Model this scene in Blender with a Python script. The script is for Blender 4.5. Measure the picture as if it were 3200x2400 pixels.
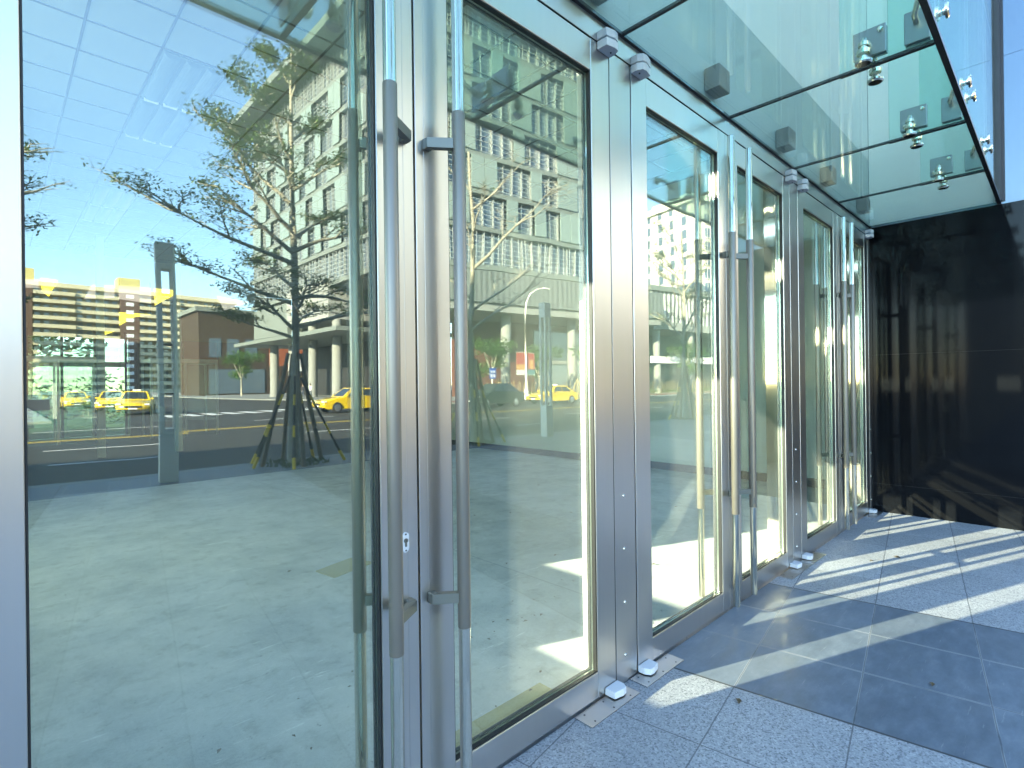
import bpy, bmesh, math, random
from mathutils import Vector, Matrix, Quaternion
R = math.radians
sc = bpy.context.scene
for o in list(bpy.data.objects):
    bpy.data.objects.remove(o)
col = sc.collection

# ------------------------------------------------------------------ camera
YAW, PITCH, ROLL, CD, CH = 0.80193, 0.00054, -0.01252, 1.5436, 1.5
def cam_axes():
    cy, sy = math.cos(YAW), math.sin(YAW)
    fw = Vector((cy*math.cos(PITCH), sy*math.cos(PITCH), math.sin(PITCH)))
    rt = Vector((sy, -cy, 0)); up = rt.cross(fw)
    return rt*math.cos(ROLL)+up*math.sin(ROLL), -rt*math.sin(ROLL)+up*math.cos(ROLL), fw
r_, u_, f_ = cam_axes()
cam = bpy.data.cameras.new('camera'); camo = bpy.data.objects.new('camera', cam); col.objects.link(camo)
cam.sensor_width = 36; cam.lens = 36*1671.1/3200; cam.clip_start = .02; cam.clip_end = 3000
camo.matrix_world = Matrix(((r_.x, u_.x, -f_.x, 0), (r_.y, u_.y, -f_.y, -CD), (r_.z, u_.z, -f_.z, CH), (0, 0, 0, 1)))
sc.camera = camo

# ------------------------------------------------------------------ world, sun, exposure
SUN_EL = R(17.7); SUN_AZ = math.atan2(-.930, .3665)          # the low sun stands behind the building, to the left
world = bpy.data.worlds.new('World'); sc.world = world; world.use_nodes = True
wt = world.node_tree; sky = wt.nodes.new('ShaderNodeTexSky'); sky.sky_type = 'NISHITA'
sky.sun_disc = False; sky.sun_elevation = SUN_EL; sky.sun_rotation = SUN_AZ; sky.air_density = 1.0; sky.dust_density = .1; sky.ozone_density = 2.7
wt.links.new(sky.outputs[0], wt.nodes['Background'].inputs[0]); wt.nodes['Background'].inputs[1].default_value = .15
sun = bpy.data.lights.new('sun', 'SUN'); sun.energy = 5; sun.angle = R(.5); sun.color = (1, .85, .64)
suno = bpy.data.objects.new('sun', sun); col.objects.link(suno)
sd = Vector((math.sin(SUN_AZ)*math.cos(SUN_EL), math.cos(SUN_AZ)*math.cos(SUN_EL), math.sin(SUN_EL)))
suno.rotation_euler = sd.to_track_quat('Z', 'Y').to_euler(); suno.location = (-20, 10, 12)
vs = sc.view_settings; vs.view_transform = 'Standard'; vs.look = 'None'; vs.gamma = 1; vs.use_curve_mapping = False
vs.exposure = 2.98
sc.cycles.use_denoising = True
sc.cycles.max_bounces = 14; sc.cycles.transparent_max_bounces = 40; sc.cycles.glossy_bounces = 8; sc.cycles.diffuse_bounces = 5
sc.cycles.sample_clamp_indirect = 6; sc.cycles.caustics_reflective = False; sc.cycles.caustics_refractive = False

# ------------------------------------------------------------------ node helpers
class NT:
    def __init__(s, name):
        s.m = bpy.data.materials.new(name); s.m.use_nodes = True; s.t = s.m.node_tree; s.t.nodes.clear()
        s.out = s.t.nodes.new('ShaderNodeOutputMaterial')
    def n(s, kind, **kw):
        nd = s.t.nodes.new('ShaderNode'+kind)
        ins = kw.pop('i', {})
        for k, v in kw.items(): setattr(nd, k, v)
        for k, v in ins.items():
            sk = nd.inputs[k]
            if hasattr(v, 'bl_idname') and hasattr(v, 'is_output'): s.t.links.new(v, sk)
            else:
                if isinstance(v, tuple) and len(v) == 3 and sk.type == 'RGBA': v = (*v, 1)
                sk.default_value = v
        return nd
    def math(s, op, a, b=0.0, c=0.0):
        return s.n('Math', operation=op, i={0: a, 1: b, 2: c}).outputs[0]
    def mix(s, f, a, b):
        nd = s.n('Mix', data_type='RGBA', i={0: f, 6: a, 7: b}); return nd.outputs[2]
    def ramp(s, f, stops):
        nd = s.n('ValToRGB', i={0: f}); e = nd.color_ramp.elements
        while len(e) < len(stops): e.new(.5)
        for el, (p, c) in zip(e, stops): el.position = p; el.color = (*c, 1) if len(c) == 3 else c
        return nd.outputs[0]
    def pos(s): return s.n('NewGeometry').outputs['Position']
    def obj(s): return s.n('TexCoord').outputs['Object']
    def noise(s, vec, scale, detail=4, rough=.55, dist=0):
        return s.n('TexNoise', i={'Vector': vec, 'Scale': scale, 'Detail': detail, 'Roughness': rough, 'Distortion': dist}).outputs[0]
    def mapv(s, vec, sc_=(1, 1, 1), rot=(0, 0, 0)):
        return s.n('Mapping', i={'Vector': vec, 'Scale': sc_, 'Rotation': rot}).outputs[0]
    def bump(s, h, st, d=.01): return s.n('Bump', i={'Height': h, 'Strength': st, 'Distance': d}).outputs[0]
    def pbr(s, **i):
        nd = s.n('BsdfPrincipled', i={k.replace('_', ' '): v for k, v in i.items()}); return nd.outputs[0]
    def done(s, sh): s.t.links.new(sh, s.out.inputs[0]); return s.m
def simple(name, c, rough=.6, metal=0., var=.12, scale=6., ior=1.5):
    t = NT(name); nz = t.noise(t.pos(), scale, 5)
    cc = t.mix(nz, tuple(x*(1-var) for x in c), tuple(min(1, x*(1+var)) for x in c))
    rr = t.math('ADD', rough-.05, t.math('MULTIPLY', nz, .1))
    return t.done(t.pbr(Base_Color=cc, Roughness=rr, Metallic=metal, IOR=ior))

def mat_steel(name='brushed_steel', base=(.64, .615, .575), rough=.30, aniso=0.):
    t = NT(name); p = t.pos()
    st = t.noise(t.mapv(p, (900, 900, 5)), 1, 3, .6); big = t.noise(t.mapv(p, (3, 3, 1.2)), 1, 3)
    smear = t.noise(t.mapv(p, (30, 30, 2)), 1, 3)
    rr = t.math('ADD', rough-.055, t.math('ADD', t.math('MULTIPLY', st, .012), t.math('MULTIPLY', big, .08)))
    cc = t.mix(smear, tuple(x*.97 for x in base), tuple(x*1.03 for x in base))
    return t.done(t.pbr(Base_Color=cc, Metallic=1., Roughness=rr, Normal=t.bump(st, .004, .001)))
def mat_glass(name, tint, r0, rough=0., dirt=.0):
    t = NT(name)
    fac = t.n('LayerWeight', i={'Blend': .5}).outputs['Facing']
    fr = t.math('ADD', r0, t.math('MULTIPLY', t.math('POWER', fac, 5), 1-r0))
    tr = t.n('BsdfTransparent', i={'Color': tint}).outputs[0]
    wav = t.bump(t.noise(t.pos(), 1.6, 2, .4), 1., .0012)
    gl = t.n('BsdfGlossy', i={'Color': (.95, 1, .93), 'Roughness': rough, 'Normal': wav}).outputs[0]
    sh = t.n('MixShader', i={0: fr, 1: tr, 2: gl}).outputs[0]
    if dirt:
        nz = t.ramp(t.noise(t.pos(), 1.2, 5, .6), [(.35, (0, 0, 0)), (.8, (1, 1, 1))])
        df = t.n('BsdfDiffuse', i={'Color': (.75, .78, .75)}).outputs[0]
        df = t.n('MixShader', i={0: .75, 1: df, 2: t.n('BsdfTranslucent', i={'Color': (.72, .80, .74)}).outputs[0]}).outputs[0]
        sh = t.n('MixShader', i={0: t.math('MULTIPLY', t.math('ADD', .45, t.math('MULTIPLY', nz, .55)), dirt), 1: sh, 2: df}).outputs[0]
    return t.done(sh)

ALPHA = math.atan(.155)
def mat_pavement():
    t = NT('granite_and_slate_paving'); p = t.pos()
    sp = t.n('SeparateXYZ', i={0: p}); x, y = sp.outputs[0], sp.outputs[1]
    u = t.math('DIVIDE', t.math('ADD', x, t.math('MULTIPLY', y, .155)), 1.012)
    v = t.math('DIVIDE', t.math('SUBTRACT', y, t.math('MULTIPLY', x, .155)), 1.012)
    # bands across: period 4.76 m, slate 1.561 m wide from u = 2.506
    um = t.math('PINGPONG', t.math('SUBTRACT', u, 2.506+.7805), 2.38)
    band = t.math('LESS_THAN', um, .7805)
    far = t.math('LESS_THAN', v, -8.33)
    slate = t.math('MAXIMUM', band, far)
    edge = t.math('LESS_THAN', t.math('ABSOLUTE', t.math('SUBTRACT', um, .7805)), .007)
    wob = t.math('MULTIPLY', t.math('SUBTRACT', t.noise(p, 9, 3), .5), .006)
    def joint(c, off, per, w):
        d = t.math('PINGPONG', t.math('ADD', t.math('SUBTRACT', c, off), wob), per/2)
        return t.math('LESS_THAN', d, w)
    ju = joint(u, 2.506, .5203, .003); jv = joint(v, -.794, .495, .003)
    jj = t.math('MAXIMUM', ju, jv)
    # wider pale mortar where slate slabs meet
    ju2 = joint(u, 2.506, .5203, .007); jv2 = joint(v, -.794, .495, .0045)
    mort = t.math('MULTIPLY', t.math('MAXIMUM', ju2, jv2), t.ramp(t.noise(p, 3.1, 4), [(.34, (0, 0, 0)), (.52, (1, 1, 1))]))
    # granite speckle
    n1 = t.noise(p, 90, 2, .7); n2 = t.n('TexVoronoi', i={'Vector': p, 'Scale': 150.}).outputs['Color']
    n2 = t.n('SeparateColor', i={0: n2}).outputs[0]
    big = t.noise(p, 1.6, 5, .6); mid = t.noise(p, 7, 5, .65)
    sp1 = t.ramp(n2, [(0, (.06, .065, .07)), (.10, (.13, .14, .15)), (.24, (.31, .315, .32)), (.8, (.45, .45, .445)), (1, (.62, .62, .61))])
    sp2 = t.ramp(n1, [(.28, (.12, .125, .13)), (.44, (.36, .365, .365)), (.7, (.50, .50, .49))])
    gran = t.mix(.35, sp1, sp2)
    gran = t.mix(t.ramp(big, [(.38, (0, 0, 0)), (.72, (.36, .36, .36))]), gran, (.20, .21, .22))
    gran = t.mix(t.ramp(mid, [(.62, (0, 0, 0)), (.8, (.4, .4, .4))]), gran, (.37, .33, .26))
    # slate
    sn = t.noise(t.mapv(p, (6, 14, 6), (0, 0, .4)), 1, 6, .65)
    sl = t.ramp(sn, [(.3, (.10, .125, .15)), (.55, (.145, .175, .205)), (.8, (.22, .25, .275))])
    scr = t.noise(t.mapv(p, (5, 55, 5), (0, 0, 1.0)), 1, 4, .7)
    sl = t.mix(t.ramp(scr, [(.63, (0, 0, 0)), (.70, (.5, .5, .5))]), sl, (.34, .35, .34))
    dust = t.ramp(t.noise(p, 2.3, 6, .7), [(.45, (0, 0, 0)), (.75, (.5, .5, .5))])
    near = t.ramp(t.math('ADD', y, .34), [(0, (0, 0, 0)), (.34, (.55, .55, .55))])
    sl = t.mix(t.math('MAXIMUM', t.math('MULTIPLY', dust, .5), t.math('MULTIPLY', near, t.noise(p, 13, 5, .7))), sl, (.27, .28, .28))
    slab = t.n('TexWhiteNoise', noise_dimensions='2D', i={'Vector': t.n('CombineXYZ', i={0: t.math('FLOOR', t.math('DIVIDE', t.math('SUBTRACT', u, 2.506), .5203)), 1: t.math('FLOOR', t.math('DIVIDE', t.math('ADD', v, .794), .495))}).outputs[0]}).outputs[0]
    tone = t.math('ADD', .86, t.math('MULTIPLY', slab, .26))
    sl = t.mix(t.math('MULTIPLY', mort, .8), sl, (.42, .43, .42))
    sl = t.mix(t.math('MULTIPLY', jj, .55), sl, (.03, .03, .03))
    gran = t.mix(t.math('MULTIPLY', jj, .75), gran, (.09, .095, .10))
    c = t.mix(slate, gran, sl)
    c = t.n('Mix', data_type='RGBA', blend_type='MULTIPLY', i={0: 1., 6: c, 7: t.n('CombineXYZ', i={0: tone, 1: tone, 2: tone}).outputs[0]}).outputs[2]
    c = t.mix(t.math('MULTIPLY', edge, .85), c, (.02, .022, .025))
    rough = t.math('ADD', .42, t.math('MULTIPLY', sn, .25))
    hgt = t.math('SUBTRACT', t.math('MULTIPLY', n1, .25), t.math('MULTIPLY', jj, 1.))
    return t.done(t.pbr(Base_Color=c, Roughness=rough, Normal=t.bump(hgt, .35, .004)))
def mat_interior_floor():
    t = NT('dusty_concrete_floor'); p = t.pos()
    a = t.noise(p, 1.9, 8, .66); b = t.noise(p, 7, 6, .72)
    c = t.ramp(a, [(.28, (.44, .465, .47)), (.5, (.63, .66, .655)), (.72, (.78, .80, .785))])
    c = t.mix(t.ramp(b, [(.52, (0, 0, 0)), (.68, (.7, .7, .7))]), c, (.40, .41, .385))
    for rot, sc_, th in ((.3, (2.2, 20, 2), .66), (1.2, (2.5, 26, 2), .68), (-.6, (3, 16, 3), .69)):
        s = t.noise(t.mapv(p, sc_, (0, 0, rot)), 1, 5, .72, .6)
        c = t.mix(t.ramp(s, [(th-.03, (0, 0, 0)), (th+.02, (.95, .95, .95))]), c, (.92, .93, .91))
    d = t.noise(p, 24, 4, .7)
    c = t.mix(t.ramp(d, [(.66, (0, 0, 0)), (.72, (.8, .8, .8))]), c, (.13, .125, .105))
    jt = t.math('LESS_THAN', t.math('PINGPONG', t.n('SeparateXYZ', i={0: p}).outputs[0], 1.5), .004)
    c = t.mix(t.math('MULTIPLY', jt, .5), c, (.1, .1, .1))
    return t.done(t.pbr(Base_Color=c, Roughness=.75, Specular_IOR_Level=.25, Normal=t.bump(b, .1, .01)))
def mat_asphalt():
    t = NT('asphalt'); p = t.pos()
    a = t.noise(p, .25, 6, .6); b = t.noise(p, 60, 3, .6)
    c = t.mix(a, (.020, .020, .018), (.040, .039, .035)); c = t.mix(t.math('MULTIPLY', b, .35), c, (.06, .06, .055))
    return t.done(t.pbr(Base_Color=c, Roughness=.8, Normal=t.bump(b, .3, .01)))
def mat_black_granite():
    t = NT('polished_black_granite'); p = t.pos()
    st = t.noise(t.mapv(p, (14, 14, .6)), 1, 3, .5); sp = t.noise(p, 260, 2, .7); bg = t.noise(p, 1.3, 5, .6)
    c = t.mix(st, (.0045, .005, .006), (.006, .0065, .0075)); c = t.mix(t.ramp(sp, [(.66, (0, 0, 0)), (.75, (.5, .5, .5))]), c, (.035, .035, .03))
    rr = t.math('ADD', .03, t.math('ADD', t.math('MULTIPLY', st, .03), t.math('MULTIPLY', bg, .04)))
    return t.done(t.pbr(Base_Color=c, Roughness=rr, IOR=1.42, Specular_IOR_Level=.22))
def mat_bark():
    t = NT('pale_grey_bark'); p = t.pos()
    a = t.noise(t.mapv(p, (9, 9, 26)), 1, 5, .65); b = t.noise(p, 3, 4)
    c = t.ramp(a, [(.3, (.27, .25, .19)), (.55, (.46, .43, .35)), (.75, (.60, .57, .48))]); c = t.mix(t.math('MULTIPLY', b, .5), c, (.26, .26, .18))
    return t.done(t.pbr(Base_Color=c, Roughness=.9, Normal=t.bump(a, .4, .02)))
def mat_leaf(name, a, b):
    t = NT(name); nz = t.noise(t.pos(), 2.2, 4, .6); nf = t.noise(t.pos(), 30, 2)
    c = t.mix(t.math('ADD', t.math('MULTIPLY', nz, .6), t.math('MULTIPLY', nf, .4)), a, b)
    d = t.n('BsdfDiffuse', i={'Color': c}).outputs[0]; tl = t.n('BsdfTranslucent', i={'Color': c}).outputs[0]
    g = t.n('BsdfGlossy', i={'Color': (.6, .65, .6), 'Roughness': .4}).outputs[0]
    s = t.n('MixShader', i={0: .3, 1: d, 2: tl}).outputs[0]
    return t.done(t.n('MixShader', i={0: .04, 1: s, 2: g}).outputs[0])
def mat_fill_pane():
    t = NT('translucent_fill_glass'); return t.done(t.n('BsdfTranslucent', i={'Color': (.55, .60, .56)}).outputs[0])
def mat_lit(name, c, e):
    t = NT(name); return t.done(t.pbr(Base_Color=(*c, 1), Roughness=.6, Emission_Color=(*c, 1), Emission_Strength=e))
def mat_car(name, c):
    t = NT(name); return t.done(t.pbr(Base_Color=(*c, 1), Roughness=.25, Coat_Weight=.6, Coat_Roughness=.05))
def mat_stripe_rod():
    t = NT('black_yellow_rod'); z = t.n('SeparateXYZ', i={0: t.obj()}).outputs[2]
    k = t.math('LESS_THAN', t.math('FRACT', t.math('DIVIDE', z, .62)), .36)
    return t.done(t.pbr(Base_Color=t.mix(k, (.015, .015, .015), (.90, .58, .02)), Roughness=.5))
def mat_ribbed(name, a, b, per):
    t = NT(name); x = t.n('SeparateXYZ', i={0: t.obj()}).outputs[0]
    k = t.math('LESS_THAN', t.math('FRACT', t.math('DIVIDE', x, per)), .5)
    return t.done(t.pbr(Base_Color=t.mix(k, a, b), Roughness=.6))
M = dict(
    steel=mat_steel(), steel2=mat_steel('satin_steel_panel', (.60, .58, .55), .31),
    chrome=mat_steel('polished_steel', (.82, .76, .63), .08), sleeve=simple('matte_bronze_grip', (.27, .24, .195), .38, .65, .06),
    bracket=simple('anodised_bracket', (.20, .205, .18), .45, .8, .06),
    upmetal=mat_steel('blue_grey_metal_panel', (.12, .155, .19), .3), gasket=simple('black_rubber', (.012, .012, .012), .5), seam=simple('dark_silicone', (.014, .014, .015), .45),
    glass=mat_glass('coated_door_glass', (.89, .97, .935), .16, 0., .05), canopy=mat_glass('canopy_glass', (.90, .96, .915), .06, 0., .05),
    fin=mat_glass('fin_glass', (.84, .96, .94), .05), fascia=mat_glass('fascia_glass', (.95, .985, .98), .06), clear=mat_glass('clear_glass', (.62, .72, .66), .06),
    pave=mat_pavement(), floor=mat_interior_floor(), asphalt=mat_asphalt(), black=mat_black_granite(),
    white=simple('white_cap_paint', (.78, .78, .77), .4, 0, .04), wallpale=simple('pale_green_plaster', (.74, .84, .77), .7, 0, .05, 1.5),
    panel=simple('grey_green_panel', (.40, .46, .42), .35, 0, .08, 1.2), bright=simple('white_cladding', (.84, .81, .74), .45, 0, .05, .8),
    ceil=simple('ceiling_tile', (.24, .28, .31), .8, 0, .04, 2), dark=simple('dark_trim', (.03, .031, .033), .5),
    troffer=simple('lamp_trough', (.22, .28, .36), .3, .3, .05), endcap=simple('white_lamp_end', (.85, .85, .85), .4),
    stone=simple('grey_facade_stone', (.34, .35, .33), .7), conc=simple('pale_concrete', (.27, .28, .26), .75), pylon=simple('light_metal_casing', (.85, .81, .68), .5, 0.),
    bark=mat_bark(), leaf=mat_leaf('dusty_green_leaf', (.08, .14, .035), (.22, .30, .10)), leaf2=mat_leaf('fresh_green_leaf', (.045, .10, .02), (.15, .27, .06)),
    leafdry=simple('dry_leaf', (.17, .12, .06), .8, 0, .4, 40), rod=mat_stripe_rod(), wood=simple('weathered_wood', (.20, .16, .11), .85, 0, .3, 12),
    taxi=mat_car('taxi_yellow', (.80, .55, .008)), darkcar=mat_car('dark_green_paint', (.02, .03, .03)), tyre=simple('tyre_rubber', (.02, .02, .02), .8), rim=simple('alloy_rim', (.55, .55, .55), .3, .9),
    carglass=simple('dark_car_glass', (.03, .04, .045), .06, 0, .05), lampglass=simple('headlamp', (.8, .8, .78), .15, 0, .03),
    paint=simple('road_paint_white', (.72, .72, .70), .7, 0, .12, 20), ypaint=simple('road_paint_yellow', (.62, .45, .06), .7, 0, .12, 20), redpave=simple('red_paving', (.26, .10, .07), .8),
    tower=simple('grey_green_facade', (.25, .28, .265), .6), ledge=simple('dark_ledge', (.19, .215, .195), .5), fritted=simple('pale_fritted_screen', (.24, .30, .28), .3, 0, .06, 1), louvre=simple('louvre_metal', (.55, .58, .56), .4, .4),
    window=simple('reflective_window', (.10, .14, .18), .05, 0, .1, .3, 2.0), rib=mat_ribbed('ribbed_cladding', (.12, .135, .13), (.19, .21, .20), .7), rib2=mat_ribbed('pale_ribbed_cladding', (.14, .14, .14), (.72, .72, .66), .9),
    red=simple('dark_red_wall', (.13, .045, .035), .6), brown=simple('brown_cladding', (.05, .033, .02), .6), orange=simple('orange_panel', (.26, .065, .02), .6),
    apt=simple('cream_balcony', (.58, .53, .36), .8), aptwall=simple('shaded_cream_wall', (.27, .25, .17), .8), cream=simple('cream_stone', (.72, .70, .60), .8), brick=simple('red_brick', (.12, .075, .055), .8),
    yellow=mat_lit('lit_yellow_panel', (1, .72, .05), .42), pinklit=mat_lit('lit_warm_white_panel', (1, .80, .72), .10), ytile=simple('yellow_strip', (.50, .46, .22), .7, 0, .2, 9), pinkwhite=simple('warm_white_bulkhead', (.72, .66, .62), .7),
    grass=simple('grass_green', (.06, .11, .025), .9, 0, .5, 5), bamboo=simple('bamboo_cane', (.42, .33, .14), .7), blue=simple('blue_sign', (.02, .09, .45), .4), sign=simple('sign_white', (.8, .8, .8), .5),
    banred=simple('banner_red', (.42, .06, .035), .7), banorange=simple('banner_orange', (.62, .33, .10), .7), banwhite=simple('banner_white', (.7, .7, .66), .7), banteal=simple('banner_teal', (.10, .25, .25), .7),
    skin=simple('skin', (.42, .26, .18), .6), hair=simple('black_hair', (.012, .01, .01), .5), cloth_w=simple('white_cloth', (.7, .7, .68), .8), cloth_d=simple('dark_cloth', (.03, .032, .038), .8), cloth_b=simple('denim', (.06, .08, .12), .8),
    sunlitroof=simple('sunlit_yellow_roof_room', (.60, .52, .20), .8), plate=mat_steel('dark_satin_plate', (.30, .31, .31), .34), fplate=mat_steel('worn_floor_steel', (.42, .41, .41), .36), dimfloor=simple('dimmed_far_floor', (.055, .058, .055), .8, 0, .3, 2), fillpane=mat_fill_pane(), ochre=simple('olive_ochre_plaster', (.30, .27, .13), .8), olive=simple('olive_brown_panel', (.16, .13, .05), .7), boxbrown=simple('brown_lamp_box', (.17, .165, .14), .5),
)

# ------------------------------------------------------------------ mesh helpers
def tag(o, label=None, cat=None, group=None, kind=None):
    if label: o['label'] = label
    if cat: o['category'] = cat
    if group: o['group'] = group
    if kind: o['kind'] = kind
    return o
def empty(name, loc=(0, 0, 0), rz=0, **kw):
    o = bpy.data.objects.new(name, None); col.objects.link(o); o.location = loc; o.rotation_euler = (0, 0, rz); o.empty_display_size = .1
    return tag(o, **kw)
def ring(c, t, r, n, up=None):
    t = t.normalized(); a = t.cross(up or Vector((0, 0, 1)))
    if a.length < 1e-3: a = t.cross(Vector((1, 0, 0)))
    a.normalize(); b = t.cross(a)
    return [c+a*(r*math.cos(2*math.pi*k/n))+b*(r*math.sin(2*math.pi*k/n)) for k in range(n)]
class MB:
    def __init__(s): s.v = []; s.f = []; s.mi = []; s.sm = []
    def add(s, vs, fs, mi=0, smooth=False):
        k = len(s.v); s.v += [tuple(x) for x in vs]; s.f += [tuple(i+k for i in f) for f in fs]; s.mi += [mi]*len(fs); s.sm += [smooth]*len(fs); return s
    def box(s, x0, y0, z0, x1, y1, z1, b=0., mi=0):
        if b <= 0:
            vs = [(x, y, z) for z in (z0, z1) for y in (y0, y1) for x in (x0, x1)]
            return s.add(vs, [(0, 2, 3, 1), (4, 5, 7, 6), (0, 1, 5, 4), (2, 6, 7, 3), (0, 4, 6, 2), (1, 3, 7, 5)], mi)
        bm = bmesh.new(); bmesh.ops.create_cube(bm, size=1)
        for v in bm.verts: v.co = Vector(((x0+x1)/2+v.co.x*(x1-x0), (y0+y1)/2+v.co.y*(y1-y0), (z0+z1)/2+v.co.z*(z1-z0)))
        bmesh.ops.bevel(bm, geom=list(bm.edges), offset=b, segments=2, affect='EDGES', profile=.5)
        bm.verts.index_update(); s.add([v.co for v in bm.verts], [[v.index for v in f.verts] for f in bm.faces], mi); bm.free(); return s
    def prism(s, pts, z0, z1, mi=0):
        n = len(pts); vs = [(x, y, z0) for x, y in pts]+[(x, y, z1) for x, y in pts]
        return s.add(vs, [tuple(range(n-1, -1, -1)), tuple(range(n, 2*n))]+[(i, (i+1) % n, n+(i+1) % n, n+i) for i in range(n)], mi)
    def tube(s, pts, rad, n=12, caps=True, mi=0, smooth=True):
        pts = [Vector(p) for p in pts]; rad = rad if isinstance(rad, (list, tuple)) else [rad]*len(pts)
        vs = []; fs = []
        for i, p in enumerate(pts):
            t = pts[min(i+1, len(pts)-1)]-pts[max(i-1, 0)]
            vs += ring(p, t, rad[i], n)
        for i in range(len(pts)-1):
            for k in range(n): fs.append((i*n+k, i*n+(k+1) % n, (i+1)*n+(k+1) % n, (i+1)*n+k))
        s.add(vs, fs, mi, smooth)
        if caps:
            m = len(pts)-1
            s.add(vs[:n], [tuple(range(n-1, -1, -1))], mi); s.add(vs[m*n:], [tuple(range(n))], mi)
        return s
    def lathe(s, c, ax, prof, n=20, mi=0):
        c = Vector(c); ax = Vector(ax).normalized()
        return s.tube_list([(c+ax*h, r) for h, r in prof], ax, n, mi)
    def tube_list(s, pr, ax, n, mi):
        vs = []; fs = []
        for p, r in pr: vs += ring(p, ax, max(r, 1e-4), n)
        for i in range(len(pr)-1):
            for k in range(n): fs.append((i*n+k, i*n+(k+1) % n, (i+1)*n+(k+1) % n, (i+1)*n+k))
        return s.add(vs, fs, mi, False)
    def build(s, name, mat, parent=None, loc=None):
        me = bpy.data.meshes.new(name); me.from_pydata(s.v, [], s.f)
        for m in (mat if isinstance(mat, (list, tuple)) else [mat]): me.materials.append(m)
        me.polygons.foreach_set('material_index', s.mi); me.polygons.foreach_set('use_smooth', s.sm)
        bm = bmesh.new(); bm.from_mesh(me); bmesh.ops.recalc_face_normals(bm, faces=bm.faces) if len(bm.faces) < 60000 else None; bm.to_mesh(me); bm.free()
        me.update()
        o = bpy.data.objects.new(name, me); col.objects.link(o)
        if parent: o.parent = parent
        if loc: o.location = loc
        return o
def struct(o): o['kind'] = 'structure'; return o

def leaf_cloud(mb, c, r, n, s, rnd, flat=.75):
    for k in range(n):
        d = Vector((rnd.gauss(0, 1), rnd.gauss(0, 1), rnd.gauss(0, 1)*flat)); d.normalize(); d *= r*rnd.random()**.45
        p = Vector(c)+Vector((d.x, d.y, d.z*flat)); a = Vector((rnd.uniform(-1, 1), rnd.uniform(-1, 1), rnd.uniform(-.5, .5))).normalized(); b = a.cross(Vector((rnd.uniform(-1, 1), rnd.uniform(-1, 1), 1))).normalized()
        q = s*rnd.uniform(.6, 1.3)
        mb.add([p-a*q, p+b*q*.45, p+a*q, p-b*q*.45], [(0, 1, 2, 3)])
# ------------------------------------------------------------------ the setting: ground, road, paving
struct(MB().box(-900, -900, -.6, 900, 900, -.30).build('ground', M['conc']))
struct(MB().box(-250, -32.5, -.29, 250, -9.55, -.12).build('road', M['asphalt']))
struct(MB().box(2, -300, -.29, 24, -32.5, -.121).build('side_street', M['asphalt']))
pav = MB(); pav.prism([(-60, 0), (60, 0), (60, -9.25), (-60, -9.25)], -.3, 0)
struct(pav.build('pavement', M['pave']))
struct(MB().box(-60, -9.55, -.3, 60, -9.253, .004, .02).build('kerb', M['conc']))
struct(MB().box(24, -300, -.29, 250, -32.6, 0).build('far_pavement', M['conc']))
struct(MB().box(-250, -300, -.29, 2, -32.6, 0).build('far_plaza', M['conc']))
struct(MB().box(24.6, -36.2, .001, 200, -33.0, .006).build('red_pavement', M['redpave']))
def lane(name, x0, x1, y, w, m):
    return struct(MB().box(x0, y-w/2, -.1195, x1, y+w/2, -.115).build(name, m))
for i in range(-6, 12): lane('lane_marking', i*7+.8, i*7+3.0, -13.4, .12, M['paint'])
for i in range(-6, 12): lane('lane_marking', i*7+.9, i*7+3.9, -17.0, .12, M['paint'])
lane('centre_line', -120, 5, -20.3, .13, M['ypaint']); lane('centre_line', -120, 5, -20.65, .13, M['ypaint'])
lane('centre_line', 5, 150, -21.2, .13, M['ypaint']); lane('centre_line', 5, 150, -21.55, .13, M['ypaint'])
for i in range(-4, 14): lane('lane_marking', i*8+1, i*8+5, -25.5, .13, M['paint'])
for i in range(14): lane('crossing_stripe', 7+i*1.15, 7.6+i*1.15, -35, 3.2, M['paint'])

# ------------------------------------------------------------------ interior of the lobby (seen through the doors)
struct(MB().box(-1.0, .062, -.3, 8.28, 8.2, -.003).build('interior_floor', M['floor'])); struct(MB().box(-1.0, 8.2, -.3, 8.28, 19.2, -.003).build('inner_floor', M['dimfloor']))  # far floor split off in a darker colour so the lobby depth stays dim
HC = 4.87
o = MB().box(-1.0, .22, HC, 8.28, 19.2, HC+.1).build('ceiling', M['ceil']); struct(o)
g = MB()
x = .02
for k in range(14): g.box(.02+k*.6-.011, .26, HC-.006, .02+k*.6+.011, 19.1, HC-.0005)
ks = [k for k in range(32)]
for k in ks:
    y = .42+.6*k
    for j in range(13): g.box(.02+j*.6+.0125, y-.011, HC-.006, .02+(j+1)*.6-.0125, y+.011, HC-.0005)
g.build('ceiling_grid', M['dark'], o)
def troffer(x, y, lab):
    r = empty('ceiling_light', (x, y, HC-.008), label=lab, cat='ceiling light', group='recessed lights in the lobby ceiling')
    b = MB().box(.02, .02, -.012, .58, 1.18, 0); b.build('lamp_tray', M['troffer'], r)
    for i in range(3):
        xx = .11+i*.19; h = MB()
        for a in range(8):
            a0, a1 = math.pi*a/8, math.pi*(a+1)/8
            h.add([(xx-.08*math.cos(a0), .05, -.014-.035*math.sin(a0)), (xx-.08*math.cos(a1), .05, -.014-.035*math.sin(a1)), (xx-.08*math.cos(a1), 1.12, -.014-.035*math.sin(a1)), (xx-.08*math.cos(a0), 1.12, -.014-.035*math.sin(a0))], [(0, 1, 2, 3)], 0, True)
        h.build('reflector', M['troffer'], r)
        MB().box(xx-.07, 1.121, -.05, xx+.07, 1.165, -.013, .004).build('end_cap', M['endcap'], r)
    return r
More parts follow.
